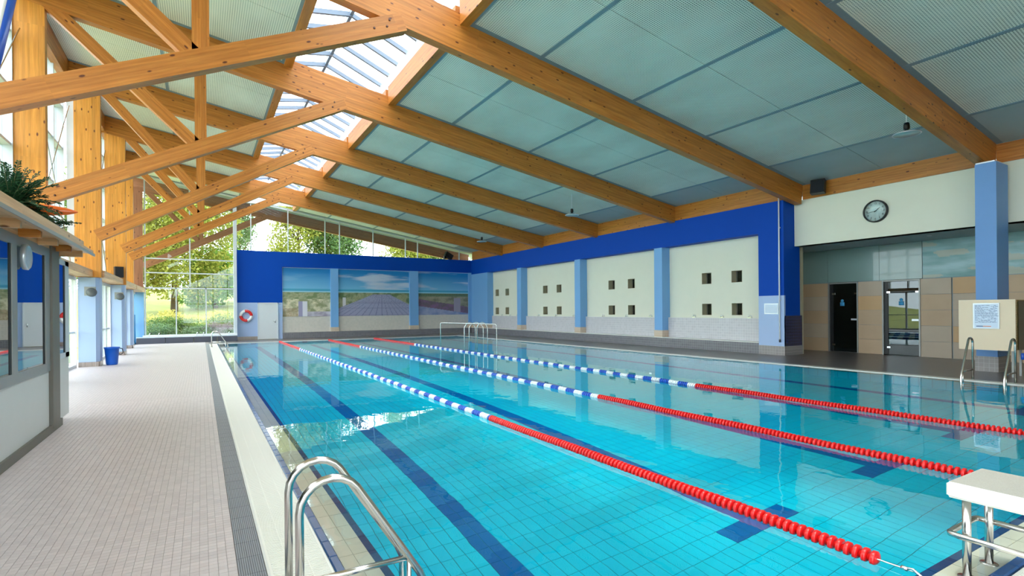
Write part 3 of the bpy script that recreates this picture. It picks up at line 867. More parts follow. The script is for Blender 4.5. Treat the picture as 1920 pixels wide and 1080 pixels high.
Msp = Matrix.Translation((16.85, 9.36, 5.38)) @ Matrix.Rotation(.25, 4, 'Z') @ Matrix.Rotation(.2, 4, 'Y')
part('cabinet', MB().box(-.12, .08, -.2, .2, -.22, .22, Msp), BLACK, sp)
part('grille', MB().box(-.135, -.12, -.17, .17, -.19, .19, Msp), mat('grille_dark', s2l((18, 24, 34)), .7, bump=.6, scale=90), sp)
part('bracket', B(16.98, 17.08, 9.28, 9.42, 5.3, 5.45), BLACK, sp)

# free-standing light blue column
cl = thing('blue_column', (16.4, 5.1, 0), 'tall light blue column with grey tiled foot beside the notice board', 'column')
part('shaft', B(16.22, 16.95, 4.85, 5.25, .36, 5.0), mat('column_blue', s2l((104, 150, 208)), .5, var=.03), cl)
part('tiled_foot', B(16.2, 16.97, 4.83, 5.27, 0, .36), SKIRTY, cl)
part('cap_plate', B(16.2, 16.9, 4.87, 5.23, 5.0, 5.03), SILVER, cl)

# ------------------------------------------------------------------ roof: trusses, ceiling, skylight
posn = {-4.5: 'farthest behind the viewpoint', .3: 'just behind the viewpoint', 5.1: 'resting on the free-standing blue column', 10.0: 'nearest, its chord crossing the upper left', 14.9: 'second in view, whose chord meets the pillar beside the plant',
        19.7: 'third in view, above the dark loudspeaker side', 24.4: 'fourth in view, over the middle of the lanes', 29.0: 'last one inside, closest to the far window'}
XL = {-4.5: -3.0, .3: -3.0, 5.1: -3.0, 10.0: -3.0, 14.9: -2.87, 19.7: -2.55, 24.4: -2.42, 29.0: -2.62}
CHL = {10.0: 4.18, 14.9: 3.95, 19.7: 3.75, 24.4: 3.85, 29.0: 3.95}
def truss(Y, m, label, xr=17.0, x_left=-3.4, wdt=.22):
    xl = XL.get(Y, -2.6)
    t_ = thing('roof_truss', (3.4, Y, 7.2), label, 'roof truss', 'timber roof trusses')
    beam('rafter', (x_left, Y, zb(x_left)), (xr, Y, zb(xr)), .80, wdt, m, t_)
    z0 = CHL.get(Y, 4.0)
    x1, z1 = 3.45, (7.08 if Y == 10.0 else 7.17)
    beam('chord', (xl, Y-.001, z0), (x1, Y-.001, z1), .34, wdt, m, t_, ends=(.02, .12))
    zch = lambda x: z0 + (z1-z0) * (x-xl) / (x1-xl)
    px = .02
    pb = MB()
    M = Matrix(((0, 0, 1, px-.12), (0, 1, 0, Y+.01), (-1, 0, 0, zb(px)+.02), (0, 0, 0, 1)))
    ln = zb(px)+.02 - (zch(px)+.3)
    pb.box(0, ln, 0, wdt-.02, 0, .25)
    link('post', pb.mesh('post', m), t_, M)
    beam('diagonal', (xl-.02, Y+.01, zb(xl)-.02), (px-.18, Y+.01, zch(px)+.16), .26, wdt-.02, m, t_, ends=(.12, .0))
    for x, z in ((xl+.15, z0+.2), (xl+.32, z0+.38), (x1-.3, z1+.02), (x1-.55, z1-.08), (x1-.25, z1+.16)):
        part('bolt', MB().lathe([(0, -.012), (.022, -.012), (.022, 0), (0, 0)], (x, Y-.001, z), 'Y', 8), mat('bolt_dark', s2l((80, 40, 20)), .5) if 'bolt_dark' not in MATS else MATS['bolt_dark'], t_)
    return t_
for Y in TR: truss(Y, WOOD, 'orange glulam roof truss, ' + posn[Y])
truss(34.7, WOODB, 'brown weathered roof truss outside the far glazing', xr=16.8)

ce = struct('ceiling')
XJ = [4.95, 6.7, 9.48, 12.23, 15.1, 17.12]
XJL = [-3.5, -.85, 1.9]
def slab(mb, x0, x1, y0, y1, t0, t1):
    mb.prism([(x0, y0, zc(x0)+t0), (x1, y0, zc(x1)+t0), (x1, y0, zc(x1)+t1), (x0, y0, zc(x0)+t1)], (0, y1-y0, 0)); return mb
def bays():
    ys = TR + [33.35]
    yield (YN, TR[0])
    for i in range(len(ys)-1): yield (ys[i] + .22, ys[i+1])
for y0, y1 in bays():
    ym = (y0+y1)/2
    for xs in (XJ, XJL):
        for i in range(len(xs)-1):
            a, b = xs[i], xs[i+1]
            last = (xs is XJ and i == len(xs)-2)
            for c, e in ((y0+.13, ym-.006), (ym+.006, y1-.13)):
                part('ceiling_panel', slab(MB(), a+.045, b-.045, c, e, 0, .02), GREYP if last else PERF, ce)
        for x in xs:
            part('ceiling_batten', slab(MB(), x-.045, x+.045, y0, y1, -.012 if 0 < x else -.005, .03), GREYM, ce)
    part('ceiling_edge', slab(MB(), XJ[0], XJ[-1], y0, y0+.13, -.004, .03), GREYM, ce)
    part('ceiling_edge', slab(MB(), XJ[0], XJ[-1], y1-.13, y1, -.004, .03), GREYM, ce)
    part('ceiling_edge', slab(MB(), XJL[0], XJL[-1], y0, y0+.13, -.004, .03), GREYM, ce)
    part('ceiling_edge', slab(MB(), XJL[0], XJL[-1], y1-.13, y1, -.004, .03), GREYM, ce)
part('roof_deck', slab(MB(), 4.95, 20.5, YN, 35.2, .04, .35), GREYP, ce)  # unseen slab, put in to block light above the ceiling panels
part('roof_deck', slab(MB(), -3.75, 1.9, YN, 35.2, .04, .35), GREYP, ce)  # same light block; overhang kept short so sun gets in along the facade
part('outer_soffit', slab(MB(), -3.75, 20.5, 33.5, 35.6, -.0, .03), GREYP, ce)
part('recess_roof', B(17.4, 20.2, YN, 13.5, 5.3, 5.5), GREYP, ce)

# skylight lantern
sk = thing('skylight', (3.4, 14, 8), 'long glazed ridge skylight with white aluminium bars between the timber purlins', 'skylight')
for y0, y1 in bays():
    if y0 > 33: continue
    pr = thing('skylight_purlin', (4.8, y0, 7.5), kind='structure')
    beam('timber', (4.71, y0, 7.55), (4.71, y1, 7.55), .52, .2, WOOD, pr)
    pr = thing('skylight_purlin', (2.0, y0, 8.0), kind='structure')
    beam('timber', (1.92, y0, 8.02), (1.92, y1, 8.02), .5, .2, WOOD, pr)
part('upstand', B(4.90, 4.96, YN, 33.4, 7.7, 8.6).box(1.86, 1.92, YN, 33.4, 8.1, 8.98).box(4.86, 4.92, YN, 33.4, 8.06, 8.6).box(1.92, 1.96, YN, 33.4, 8.5, 8.98), mat('upstand_white', s2l((188, 194, 206)), .5), sk, 'white inner upstand')
part('ridge_bar', B(3.36, 3.44, YN, 33.4, 9.22, 9.34), ALUB, sk)
part('end_wall', B(1.9, 4.95, 33.3, 33.4, 7.8, 9.2).box(1.9, 4.95, YN-.1, YN, 7.8, 9.2), WHITE, sk)
npan = int((33.3 - YN) / .8)
for i in range(npan+1):
    y = YN + .3 + i * .8
    if y > 33.3: break
    for xa, za in ((1.92, 8.98), (4.92, 8.60)):
        part('glazing_bar', MB().prism([(3.4, y-.035, 9.20), (xa, y-.035, za-.04), (xa, y-.035, za+.08), (3.4, y-.035, 9.32)], (0, .07, 0)), ALUB, sk)
        if i < npan:
            part('pane', MB().prism([(3.4, y+.036, 9.33), (xa, y+.036, za+.09), (xa, y+.036, za+.10), (3.4, y+.036, 9.34)], (0, .728, 0)), PANE, sk)

# ------------------------------------------------------------------ left facade
cps = [(10.0, -3.0, 'hidden behind the cabin'), (14.9, -2.87, 'widest one, behind the plant'), (19.7, -2.55, 'second widest, above the first pale blue pillar'), (24.4, -2.42, 'above the second pale blue pillar, carrying a loudspeaker'), (29.0, -2.60, 'narrow one next to the corner post'), (.3, -3, 'behind the viewpoint'), (5.1, -3, 'next to the viewpoint')]
for Y, xr_, lab in cps:
    c_ = thing('timber_column', (xr_-.3, Y, 2.65), 'orange glulam facade column, ' + lab, 'column', 'timber facade columns')
    zt = zb(xr_-.3) + .1
    M = Matrix(((0, 0, 1, xr_-.62), (0, 1, 0, Y+.012), (-1, 0, 0, zt), (0, 0, 0, 1)))
    link('shaft', B(0, zt-2.65, 0, .2, 0, .62).mesh('shaft', WOODC), c_, M)
    if Y > 12:
        p_ = thing('blue_pillar', (xr_-.3, Y, 0), 'pale blue pillar with brown tiled foot under the column ' + lab, 'pillar', 'pale blue pillars of the window side')
        part('shaft', MB().prism([(xr_-.55, Y, .14), (xr_-.14, Y, .14), (xr_-.06, Y+.10, .14), (xr_-.06, Y+.6, .14), (xr_-.55, Y+.6, .14)], (0, 0, 2.5)), LBLUE2, p_)
        for k in range(3):
            part('foot_tile', B(xr_-.55+k*.16, xr_-.395+k*.16, Y-.012, Y+.1, 0, .138), SKIRT, p_)
        part('foot_core', B(xr_-.53, xr_-.05, Y+.05, Y+.6, 0, .14), SKIRT, p_)
# brown corner post
c_ = thing('corner_post', (-2.8, 33.2, 0), 'brown timber corner post with blue foot beside the tall far window', 'post')
M = Matrix(((0, 0, 1, -3.0), (0, 1, 0, 33.15), (-1, 0, 0, 8.1), (0, 0, 0, 1)))
link('shaft', B(0, 5.4, 0, .2, 0, .42).mesh('shaft', WOODB), c_, M)
part('foot', B(-3.0, -2.55, 33.1, 33.4, 0, 2.7), LBLUE, c_)

ys_b = [-6.4, .3, 5.1, 10.0, 14.9, 19.7, 24.4, 29.0, 33.2]
wn += 0
for i in range(len(ys_b)-1):
    a, b = ys_b[i] + (.2 if i else 0), ys_b[i+1]
    xg = -3.55 if b < 20 else -3.3
    ww = thing('window_%d' % wn, (xg, a, 2.7), kind='structure'); wn += 1
    n = 4 if b-a > 4 else 3
    ztop_ = zb(xg) + .1
    yy = [a + (b-a)*k/n for k in range(n+1)]
    zz = [2.75, 3.95, 5.15, 6.35, 7.55, ztop_]
    for y in yy: part('mullion', B(xg-.06, xg+.16, y-.03, y+.03, 2.75, ztop_), ALUL, ww)
    for z in zz: part('transom', B(xg-.05, xg+.13, a, b, z-.03, z+.03), ALUL, ww)
    for k in range(n):
        for j in range(len(zz)-1):
            part('pane', B(xg-.01, xg, yy[k]+.03, yy[k+1]-.03, zz[j]+.03, zz[j+1]-.03), PANE, ww)
    # lower glazed doors between the pillars
    w2 = thing('window_%d' % wn, (xg+.3, a, 0), kind='structure'); wn += 1
    xd = xg + .35
    for k in range(n+1):
        part('door_post', B(xd-.04, xd+.06, yy[k]-.05, yy[k]+.05, 0, 2.65), ALUL if k % 2 else WHITE, w2)
    part('threshold', B(xd-.04, xd+.05, a, b, 0, .08).box(xd-.04, xd+.05, a, b, 2.55, 2.65), ALUL, w2)
    part('sky_rail', B(xd-.02, xd+.03, a, b, 1.0, 1.05), ALUL, w2)
    for k in range(n): part('pane', B(xd, xd+.01, yy[k]+.05, yy[k+1]-.05, .08, 2.55), PANE, w2)
    # light timber rail above the doors
    rl = thing('timber_rail', (xg+.6, a, 2.65), kind='structure')
    beam('timber', (xg+.35, a, 2.66), (xg+.35, b, 2.66), .2, .45, WOODL, rl)
    eb = thing('eave_beam', (xg, a, 8.0), kind='structure')
    beam('timber', (xg+.10, a, zb(xg)+.02), (xg+.10, b, zb(xg)+.02), .6, .18, WOOD, eb)
    # crossed tie rods
    tr_ = thing('tie_rods', (xg+.3, a, 3), 'crossed steel tie rods of the side glazing, %s' % ['behind the viewpoint', 'above the cabin start', 'above the cabin', 'between the cabin and the plant', 'right of the widest column', 'right of the second column', 'beyond the column with the loudspeaker', 'beside the corner post'][i], 'tie rod', 'tie rods of the side glazing')
    part('rod', MB().tube([(xg+.3, a+.1, 2.9), (xg+.3, b-.1, 7.6)], .014, 6), STEEL, tr_)
    part('rod', MB().tube([(xg+.33, b-.1, 2.9), (xg+.33, a+.1, 7.6)], .014, 6), STEEL, tr_)
# wall lights and speaker
for Y, x, lab in ((19.7, -2.78, 'first'), (24.4, -2.60, 'second')):
    f = thing('wall_lamp', (x, Y-.1, 2.2), 'dark round bulkhead lamp high on the %s pale blue pillar' % lab, 'lamp')
    part('body', MB().lathe([(0, -.12), (.09, -.11), (.13, -.04), (.13, 0), (0, 0)], (x, Y, 2.2), 'Y', 20), mat('lamp_grey', s2l((96, 100, 106)), .5) if 'lamp_grey' not in MATS else MATS['lamp_grey'], f)
    part('base_plate', B(x-.17, x+.1, Y-.02, Y, 2.1, 2.36), ALU, f)
sp = thing('loudspeaker', (-2.6, 24.2, 2.95), 'black box loudspeaker low on the orange column by the far window side', 'loudspeaker')
Msp = Matrix.Translation((-2.62, 24.2, 3.1)) @ Matrix.Rotation(.3, 4, 'Z')
part('cabinet', MB().box(-.13, .13, -.12, .12, -.2, .2, Msp), BLACK, sp)
part('grille', MB().box(-.11, .11, -.135, -.12, -.18, .18, Msp), MATS['grille_dark'], sp)
part('bracket', B(-2.66, -2.58, 24.3, 24.42, 3.05, 3.12), BLACK, sp)
# bin
bn_ = thing('waste_bin', (-2.38, 20.25, 0), 'blue plastic tub with a black handle standing beside the pale blue pillar', 'bin')
part('tub', MB().lathe([(0, 0), (.135, 0), (.15, .04), (.185, .50), (.20, .50), (.20, .54), (.175, .54), (.165, .5), (.13, .06), (0, .06)], (-2.36, 20.1, 0), 'Z', 28), BINB, bn_)
part('handle', MB().tube([(-2.17, 20.1, .5), (-2.10, 20.1, .48), (-2.08, 20.1, .36), (-2.14, 20.1, .30), (-2.18, 20.1, .33)], .014, 8), BLACK, bn_)
solo('rolled_mat', MB().lathe([(0, 0), (.09, 0), (.09, 1.5), (0, 1.5)], (-2.95, 32.6, 0), 'Z', 20), MATB, (-2.95, 32.6, 0), 'upright teal blue foam roll standing in the far corner by the glazing', 'foam roll')
sp = thing('loudspeaker', (14.6, 33.2, 5.12), 'small black loudspeaker lying on top of the blue far wall', 'loudspeaker')
Msp = Matrix.Translation((14.65, 33.25, 5.36)) @ Matrix.Rotation(.5, 4, 'Y')
part('cabinet', MB().box(-.28, .28, -.16, .16, -.16, .16, Msp), BLACK, sp)
part('foot', B(14.3, 14.45, 33.15, 33.35, 5.12, 5.3), BLACK, sp)

# ------------------------------------------------------------------ attendant cabin on the left
INTER = mat('cabin_interior', s2l((176, 182, 184)), .8)
cb = thing('attendant_cabin', (-1.75, 7, 0), 'grey framed attendant cabin with large windows at the left edge', 'cabin')
XC = -1.72
part('skirting', B(XC-.1, XC+.03, 1.0, 9.62, 0, .10), DGREY, cb)
part('lower_panel', B(XC-.08, XC, 1.0, 9.0, .10, .82), mat('panel_grey', s2l((206, 208, 206)), .45, var=.02), cb)
part('end_panel', B(XC-.08, XC, 9.42, 10.2, .08, .93), MATS['panel_grey'], cb)
part('window_frame', B(XC-.08, XC+.015, 1.0, 9.02, .82, .93).box(XC-.08, XC+.015, 1.0, 9.02, 2.31, 2.42).box(XC-.08, XC+.015, 7.42, 7.60, .93, 2.31).box(XC-.08, XC+.015, 8.80, 9.02, .93, 2.31)
     .box(XC-.08, XC+.015, 4.9, 5.1, .93, 2.31), ALU, cb)
part('gasket', B(XC-.004, XC+.006, 7.37, 7.42, .93, 2.31).box(XC-.004, XC+.006, 8.75, 8.80, .93, 2.31).box(XC-.004, XC+.006, 9.90, 9.96, 1.0, 2.27), RUBBER, cb)
part('pane', B(XC-.006, XC-.001, 5.1, 7.40, .93, 2.31), PANER, cb)
part('pane', B(XC-.006, XC-.001, 7.60, 8.78, .93, 2.31), PANER, cb)
part('pane', B(XC-.006, XC-.001, 1.0, 4.9, .93, 2.31), PANER, cb)
part('pane', B(XC-.006, XC-.001, 9.47, 9.95, 1.0, 2.27), PANER, cb)
part('end_window_frame', B(XC-.08, XC+.01, 9.42, 9.49, .93, 2.34).box(XC-.08, XC+.01, 9.96, 10.2, .93, 2.34).box(XC-.08, XC+.01, 9.42, 10.2, .93, 1.0).box(XC-.08, XC+.01, 9.42, 10.2, 2.27, 2.34), ALUL, cb)
part('corner_post', B(XC-.1, XC+.04, 9.03, 9.42, .06, 2.46), DGREY, cb, 'dark grey steel post')
part('back_wall', B(-3.4, -3.3, 1.0, 9.5, 0, 2.45).box(-3.4, XC-.08, 10.12, 10.2, 0, 2.45).box(-3.4, XC-.08, .9, 1.0, 0, 2.45), INTER, cb)
part('desk', B(-2.6, -1.85, 2.0, 9.3, .70, .76), WHITE, cb)
part('curtain', B(-1.95, -1.9, 8.52, 8.74, .93, 2.3), mat('curtain_olive', s2l((156, 154, 124)), .8), cb)
# canopy roof
part('roof_board', MB().prism([(-3.45, 1.0, 2.50), (-1.45, 1.0, 2.50), (-1.45, 10.45, 2.50), (-1.75, 10.2, 2.50), (-3.45, 10.2, 2.50)], (0, 0, .05)), WOODL, cb)
beam('roof_fascia', (-1.50, 1.0, 2.47), (-1.50, 9.6, 2.47), .13, .06, WOODL, cb)
part('fascia_trim', MB().prism([(-1.44, 1.0, 2.46), (-1.44, 10.45, 2.46), (-1.44, 10.45, 2.50), (-1.44, 1.0, 2.50)], (.012, 0, 0)), ALU, cb)
beam('wall_plate', (XC-.04, 1.0, 2.42), (XC-.04, 9.03, 2.42), .08, .05, WOODL, cb)
for k in range(11):
    beam('joist', (-3.3, 2.2 + k*.78, 2.41), (-1.52, 2.2 + k*.78, 2.41), .09, .06, WOOD if k % 2 else WOODL, cb)
wc = thing('cabin_clock', (XC+.05, 7.78, 2.2), 'round silver clock on the window frame of the cabin', 'clock')
part('rim', MB().lathe([(.115, .02), (.14, .02), (.145, .06), (.125, .075), (.115, .06)], (XC, 7.80, 2.20), 'X', 32), SILVER, wc)
part('dial', MB().lathe([(0, .04), (.12, .04), (.12, .05), (0, .05)], (XC, 7.80, 2.20), 'X', 32), WHITEP, wc)
part('hour_hand', B(XC+.052, XC+.055, 7.795, 7.805, 2.2, 2.26), BLACK, wc)
part('minute_hand', B(XC+.056, XC+.058, 7.72, 7.80, 2.196, 2.204), BLACK, wc)

# plant on the canopy
random.seed(11)
pl = thing('fern_plant', (-1.9, 8.3, 2.55), 'dark green feathery plant on the cabin roof', 'plant')
part('pot', MB().lathe([(0, 0), (.14, 0), (.18, .22), (.16, .22), (.14, .18), (0, .18)], (-1.95, 8.3, 2.55), 'Z', 20), BLACK, pl)
fr_, st_ = MB(), MB()
for k in range(230):
    az = random.uniform(0, 2*PI); el = random.uniform(.15, 1.45); ln = random.uniform(.30, .46) * (1.25 if el > 1.0 else 1.0)
    dirv = Vector((math.cos(az)*math.cos(el), math.sin(az)*math.cos(el), math.sin(el)))
    pts = []
    for q in range(9):
        u = q / 8
        p = Vector((-1.92, 8.3, 2.75)) + dirv * ln * u * 1.5 + Vector((0, 0, -.42 * u * u * (1.3 - el*.6)))
        p.z = max(p.z, 2.62 if p.x < -1.5 else 2.68)
        pts.append(p)
    st_.tube([tuple(p) for p in pts], .004, 4)
    for q in range(1, 9):
        for r in range(3):
            p = pts[q-1].lerp(pts[q], r/3); tdir = (pts[q]-pts[q-1]).normalized()
            side = tdir.cross(Vector((random.uniform(-.3, .3), random.uniform(-.3, .3), 1))).normalized()
            for sg in (-1, 1):
                e = p + (side*sg*.075 + tdir*.04) * (1.25 - q/10) + Vector((0, 0, random.uniform(-.015, .01)))
                n_ = tdir * .008
                i0 = len(fr_.v); fr_.v += [tuple(p-n_), tuple(p.lerp(e, .5) - n_*1.4 ), tuple(e), tuple(p.lerp(e, .5) + n_*1.4)]; fr_.f.append((i0, i0+1, i0+2, i0+3))
part('stems', st_, mat('stem_green', s2l((70, 84, 50)), .7), pl, kind='stuff')
part('fronds', fr_, leaf_mat('fern_leaf', s2l((30, 62, 44)), s2l((62, 104, 70)), .2), pl, kind='stuff')
# orange float tip
Mo = Matrix.Translation((-1.41, 8.86, 2.90))
ko = solo('torpedo_float', MB().lathe([(0.0, 0), (.018, -.03), (.045, -.12), (.068, -.28), (.078, -.5), (.078, -.9), (.06, -1.1), (.02, -1.2)], (-1.38, 8.86, 2.90), 'X', 18), ORANGE, (-1.8, 8.86, 2.9),
          'orange torpedo-shaped float lying on the cabin roof behind the plant', 'float')
part('strap', MB().tube([(-1.9, 8.86 + .082*math.cos(a), 2.90 + .082*math.sin(a)) for a in [2*PI*k/20 for k in range(20)]], .006, 6, closed=True), BLACK, ko)
part('cradle', B(-1.84, -1.80, 8.80, 8.92, 2.55, 2.83).box(-2.3, -2.26, 8.80, 8.92, 2.55, 2.83), WOODL, ko)
po = solo('paddle_pole', MB().tube([(-2.37, 8.3, 2.62), (-1.75, 8.3, 6.1)], .05, 12), BLUEP, (-2.37, 8.3, 2.6), 'long blue pole with a white stripe leaning at the top left', 'pole')
part('white_stripe', MB().tube([(-2.405, 8.27, 2.62), (-1.785, 8.27, 6.1)], .028, 8), WHITEP, po, 'white stripe')

# ------------------------------------------------------------------ pendant lamps
for x, y, zt, zl, lab in ((13.88, 5.71, 6.13, 5.52, 'hanging beside the large beam near the clock'), (12.98, 17.09, 6.28, 5.42, 'hanging over the middle of the pool hall'), (13.58, 26.21, 6.18, 5.45, 'small one hanging near the far corner')):
    lp = thing('pendant_lamp', (x, y, zl), 'flat round pendant lamp, ' + lab, 'lamp', 'round pendant lamps')
    part('rod', MB().tube([(x, y, zt), (x, y, zl+.24)], .012, 8), WHITE, lp)
    part('socket', MB().lathe([(0, .24), (.05, .24), (.06, .18), (.06, .10), (.035, .09), (.035, .05), (0, .05)], (x, y, zl), 'Z', 16), BLACK, lp)
    part('heat_sink', MB().lathe([(.03, .08), (.10, .05), (.13, .02), (0, .015)], (x, y, zl), 'Z', 24), MATS['bolt_dark'] if False else BLACK, lp)
    shd = part('shade', MB().lathe([(.10, .03), (.20, .02), (.265, 0), (.28, -.02), (.27, -.03), (.25, -.02), (.1, .0)], (x, y, zl), 'Z', 32), SILVER, lp)
    part('lens', MB().lathe([(0, -.018), (.255, -.018), (.25, -.028), (0, -.028)], (x, y, zl), 'Z', 32), mat('lens_glass', s2l((170, 200, 206)), .15) if 'lens_glass' not in MATS else MATS['lens_glass'], shd)

# ------------------------------------------------------------------ lane ropes
def disc(r, ln):
    """wave-breaking float: two ribs and a waist"""
    return [(0, 0), (r*.6, 0), (r*.96, ln*.02), (r, ln*.06), (r, ln*.44), (r*.94, ln*.48), (r*.50, ln*.50), (r*.46, ln*.97), (0, ln*.97)]
rope_lab = ['lane rope nearest the deck, red floats then white and blue ones', 'middle lane rope, ending beside the starting block', 'lane rope farthest from the deck, reaching the far side ladder']
LR = .052
me_of = {}
for nm_, m_ in (('red', REDP), ('white', WHITEP), ('blue', BLUEP)):
    me_of[nm_] = MB().lathe(disc(LR if nm_ == 'red' else LR*.92, .05), (0, 0, 0), 'Y', 12).mesh('float_disc', m_)
for ri, x in enumerate((3.56, 6.06, 8.58)):
    rp = thing('lane_rope', (x, 1.6, 0), rope_lab[ri], 'lane rope', 'lane ropes')
    part('cable', MB().tube([(x, 1.43, .02), (x, 1.7, .012), (x, 30.2, .012)], .005, 6), STEEL, rp, 'thin steel cable')
    part('hook', MB().tube([(x, 1.40, .0), (x, 1.45, .03), (x, 1.5, .022)], .009, 8).lathe([(0, 0), (.014, 0), (.014, .03), (0, .03)], (x, 1.48, .02), 'Y', 8), CHROME, rp)
    y = 1.64; k = 0; stuffb = {'red': MB(), 'white': MB(), 'blue': MB()}
    inv = root_matrix(rp).inverted()
    while y < 30.1:
        if y < 6.6 + (.6 if ri else 0) or y > 23.4: c = 'red'
        else: c = 'white' if int(k / 5) % 2 == 0 else 'blue'
        zc_ = .012 + .004 * math.sin(y * 3 + ri)
        if k < 300:
            o = bpy.data.objects.new('float_disc', me_of[c]); COL.objects.link(o); o.parent = rp
            o.matrix_basis = inv @ Matrix.Translation((x + .003*math.sin(k*1.7), y, zc_)) @ Matrix.Rotation(k*.4, 4, 'Y')
        else:
            stuffb[c].lathe(disc(LR if c == 'red' else LR*.92, .05), (x, y, zc_), 'Y', 8)
        y += .0505 if c == 'red' else .0500
        k += 1
    for c, m_ in (('red', REDP), ('white', WHITEP), ('blue', BLUEP)):
        if stuffb[c].v: part('%s_floats' % c, stuffb[c], m_, rp, kind='stuff')

# ------------------------------------------------------------------ pool ladders
def arc(c, r, a0, a1, n, y):
    return [(c[0] + r*math.cos(a0+(a1-a0)*k/n), y, c[1] + r*math.sin(a0+(a1-a0)*k/n)) for k in range(n+1)]
def rail_pts(y, legx, s, top=.715, r=.155, endx=.66, zb_=.14):
    """s=+1: pool lies to +x. vertical leg on the deck, a half hoop, a slanted fall, then straight down into the water"""
    pts = [(legx, y, -.02), (legx, y, top - r)]
    for k in range(1, 9):
        a = PI - (PI - .60) * k / 8
        pts.append((legx + s*(r + r*math.cos(a)), y, top - r + r*math.sin(a)))
    pts += [(legx + s*endx, y, zb_), (legx + s*(endx+.03), y, zb_-.07), (legx + s*(endx+.035), y, -1.2)]
    return pts
def ladder(x, ys, s, label, top=.715, endx=.62, group='stainless pool ladders', zb_=.12, r=.155, legs_one=False):
    ld = thing('pool_ladder', (x, sum(ys)/2, 0), label, 'ladder', group)
    for y in ys:
        part('flange', MB().lathe([(0, 0), (.04, 0), (.038, .012), (.024, .014), (0, .014)], (x, y, .0), 'Z', 16), STEEL, ld)
        hr = part('handrail', MB().tube(rail_pts(y, x, s, top, r, endx, zb_), .021, 14), STEEL, ld)
        if len(group) and y != ys[0] and legs_one: continue
        part('cross_bar', MB().tube([(x + s*.01, y, .215), (x + s*(endx-.06), y, .215)], .016, 10), STEEL, hr)
        part('support_leg', MB().tube([(x + s*(endx-.06), y, .215), (x + s*(endx-.06), y, -.1)], .014, 8), STEEL, hr)
    for k in range(3):
        part('tread', B(x + s*(endx+.035) - .06, x + s*(endx+.035) + .06, ys[0], ys[1], -.35 - k*.28, -.32 - k*.28), STEEL, ld)
    return ld
ladder(.41, (2.77, 3.15), 1, 'steel pool ladder in the foreground with two hooped handrails', legs_one=True)
ladder(.41, (27.6, 28.1), 1, 'small steel pool ladder at the far end by the tall window')
ladder(14.12, (3.95, 4.63), -1, 'steel pool ladder on the far side in front of the notice board', top=.90, endx=.56, zb_=.18, r=.12)

# steel frame and hoops in the far part of the pool
fr = thing('pool_handrail', (9.7, 20.2, 0), 'thin steel rail frame standing in the water toward the far corner', 'handrail')
part('frame_tube', MB().tube([(8.98, 21.3, -1.6), (8.98, 21.3, 1.0), (9.0, 21.27, 1.05), (10.47, 19.05, 1.0), (10.5, 19.0, .95), (10.5, 19.0, -1.6)], .018, 10), STEEL, fr)
for k, (x0, y0, x1, y1, lab) in enumerate(((9.72, 20.45, 10.12, 20.20, 'left'), (9.95, 20.45, 10.40, 20.0, 'middle'), (10.2, 20.2, 10.55, 19.9, 'right'))):
    h = thing('step_handrail', (x0, y0, 0), 'bent steel step rail in the water, %s of the three inside the rail frame' % lab, 'handrail', 'bent step rails in the far water')
    part('hoop_tube', MB().tube([(x0, y0, -1.6), (x0, y0, .85), (x0*.8+x1*.2, y0*.8+y1*.2, 1.0), (x0*.5+x1*.5, y0*.5+y1*.5, 1.06), (x0*.2+x1*.8, y0*.2+y1*.8, 1.0), (x1, y1, .85), (x1, y1, -1.6)], .018, 10), STEEL, h)

# ------------------------------------------------------------------ starting block
bk = thing('starting_block', (3.97, 1.1, 0), 'white starting block with grey non-slip top on steel legs', 'starting block')
bx0, bx1, by0, by1 = 3.72, 4.21, .72, 1.35
pb_ = bmesh.new()
bmesh.ops.create_cube(pb_, size=1)
for v in pb_.verts:
    v.co = ((bx0+bx1)/2 + v.co.x*(bx1-bx0), (by0+by1)/2 + v.co.y*(by1-by0), .500 + v.co.z*.09)
bmesh.ops.bevel(pb_, geom=pb_.edges[:], offset=.012, segments=3, affect='EDGES')
me = bpy.data.meshes.new('platform'); pb_.to_mesh(me); pb_.free(); me.materials.append(BLOCKW)
link('platform', me, bk)
part('grip_surface', MB().cbox(bx0+.014, bx1-.014, by0+.014, by1-.014, .54, .5475, .002), ROUGHG, bk, 'grey non-slip surface')
for x in (3.80, 4.12):
    for y in (1.28, .82):
        part('leg', MB().tube([(x, y, 0), (x, y, .46)], .021, 16), STEEL, bk)
        part('foot_plate', MB().lathe([(0, 0), (.045, 0), (.045, .008), (0, .008)], (x, y, -.01), 'Z', 16), STEEL, bk)
part('hand_rail', MB().tube([(3.755, .75, .235), (3.755, 1.30, .235), (3.765, 1.345, .235), (3.79, 1.355, .235), (4.13, 1.355, .24), (4.16, 1.345, .24), (4.165, 1.30, .24), (4.165, .75, .24)], .0165, 12), STEEL, bk, 'bent steel grab rail')

# ------------------------------------------------------------------ notice board cabinet in front of the column
nb = thing('notice_board', (15.3, 4.7, .58), 'cream board with framed notice on the end of a float rack', 'notice board')
part('board', B(15.18, 15.22, 4.24, 5.23, .58, 1.71), BOARD, nb)
part('notice_frame', B(15.155, 15.18, 4.50, 4.96, 1.06, 1.635), SILVER, nb)
part('notice_sheet', B(15.15, 15.157, 4.525, 4.935, 1.085, 1.61), NOTICE, nb, 'pale blue printed notice')
random.seed(5)
ink = MB()
for k in range(17):
    z = 1.58 - k*.0235
    y = 4.92
    while y > 4.56:
        l_ = random.uniform(.015, .06)
        if random.random() > .2: ink.box(15.148, 15.150, y-l_, y, z-.004, z+.004)
        y -= l_ + .01
part('print_lines', ink, INK, nb, kind='stuff')
part('logo_bar', B(15.148, 15.150, 4.64, 4.90, 1.105, 1.125), mat('logo_orange', s2l((214, 140, 110)), .5), nb)
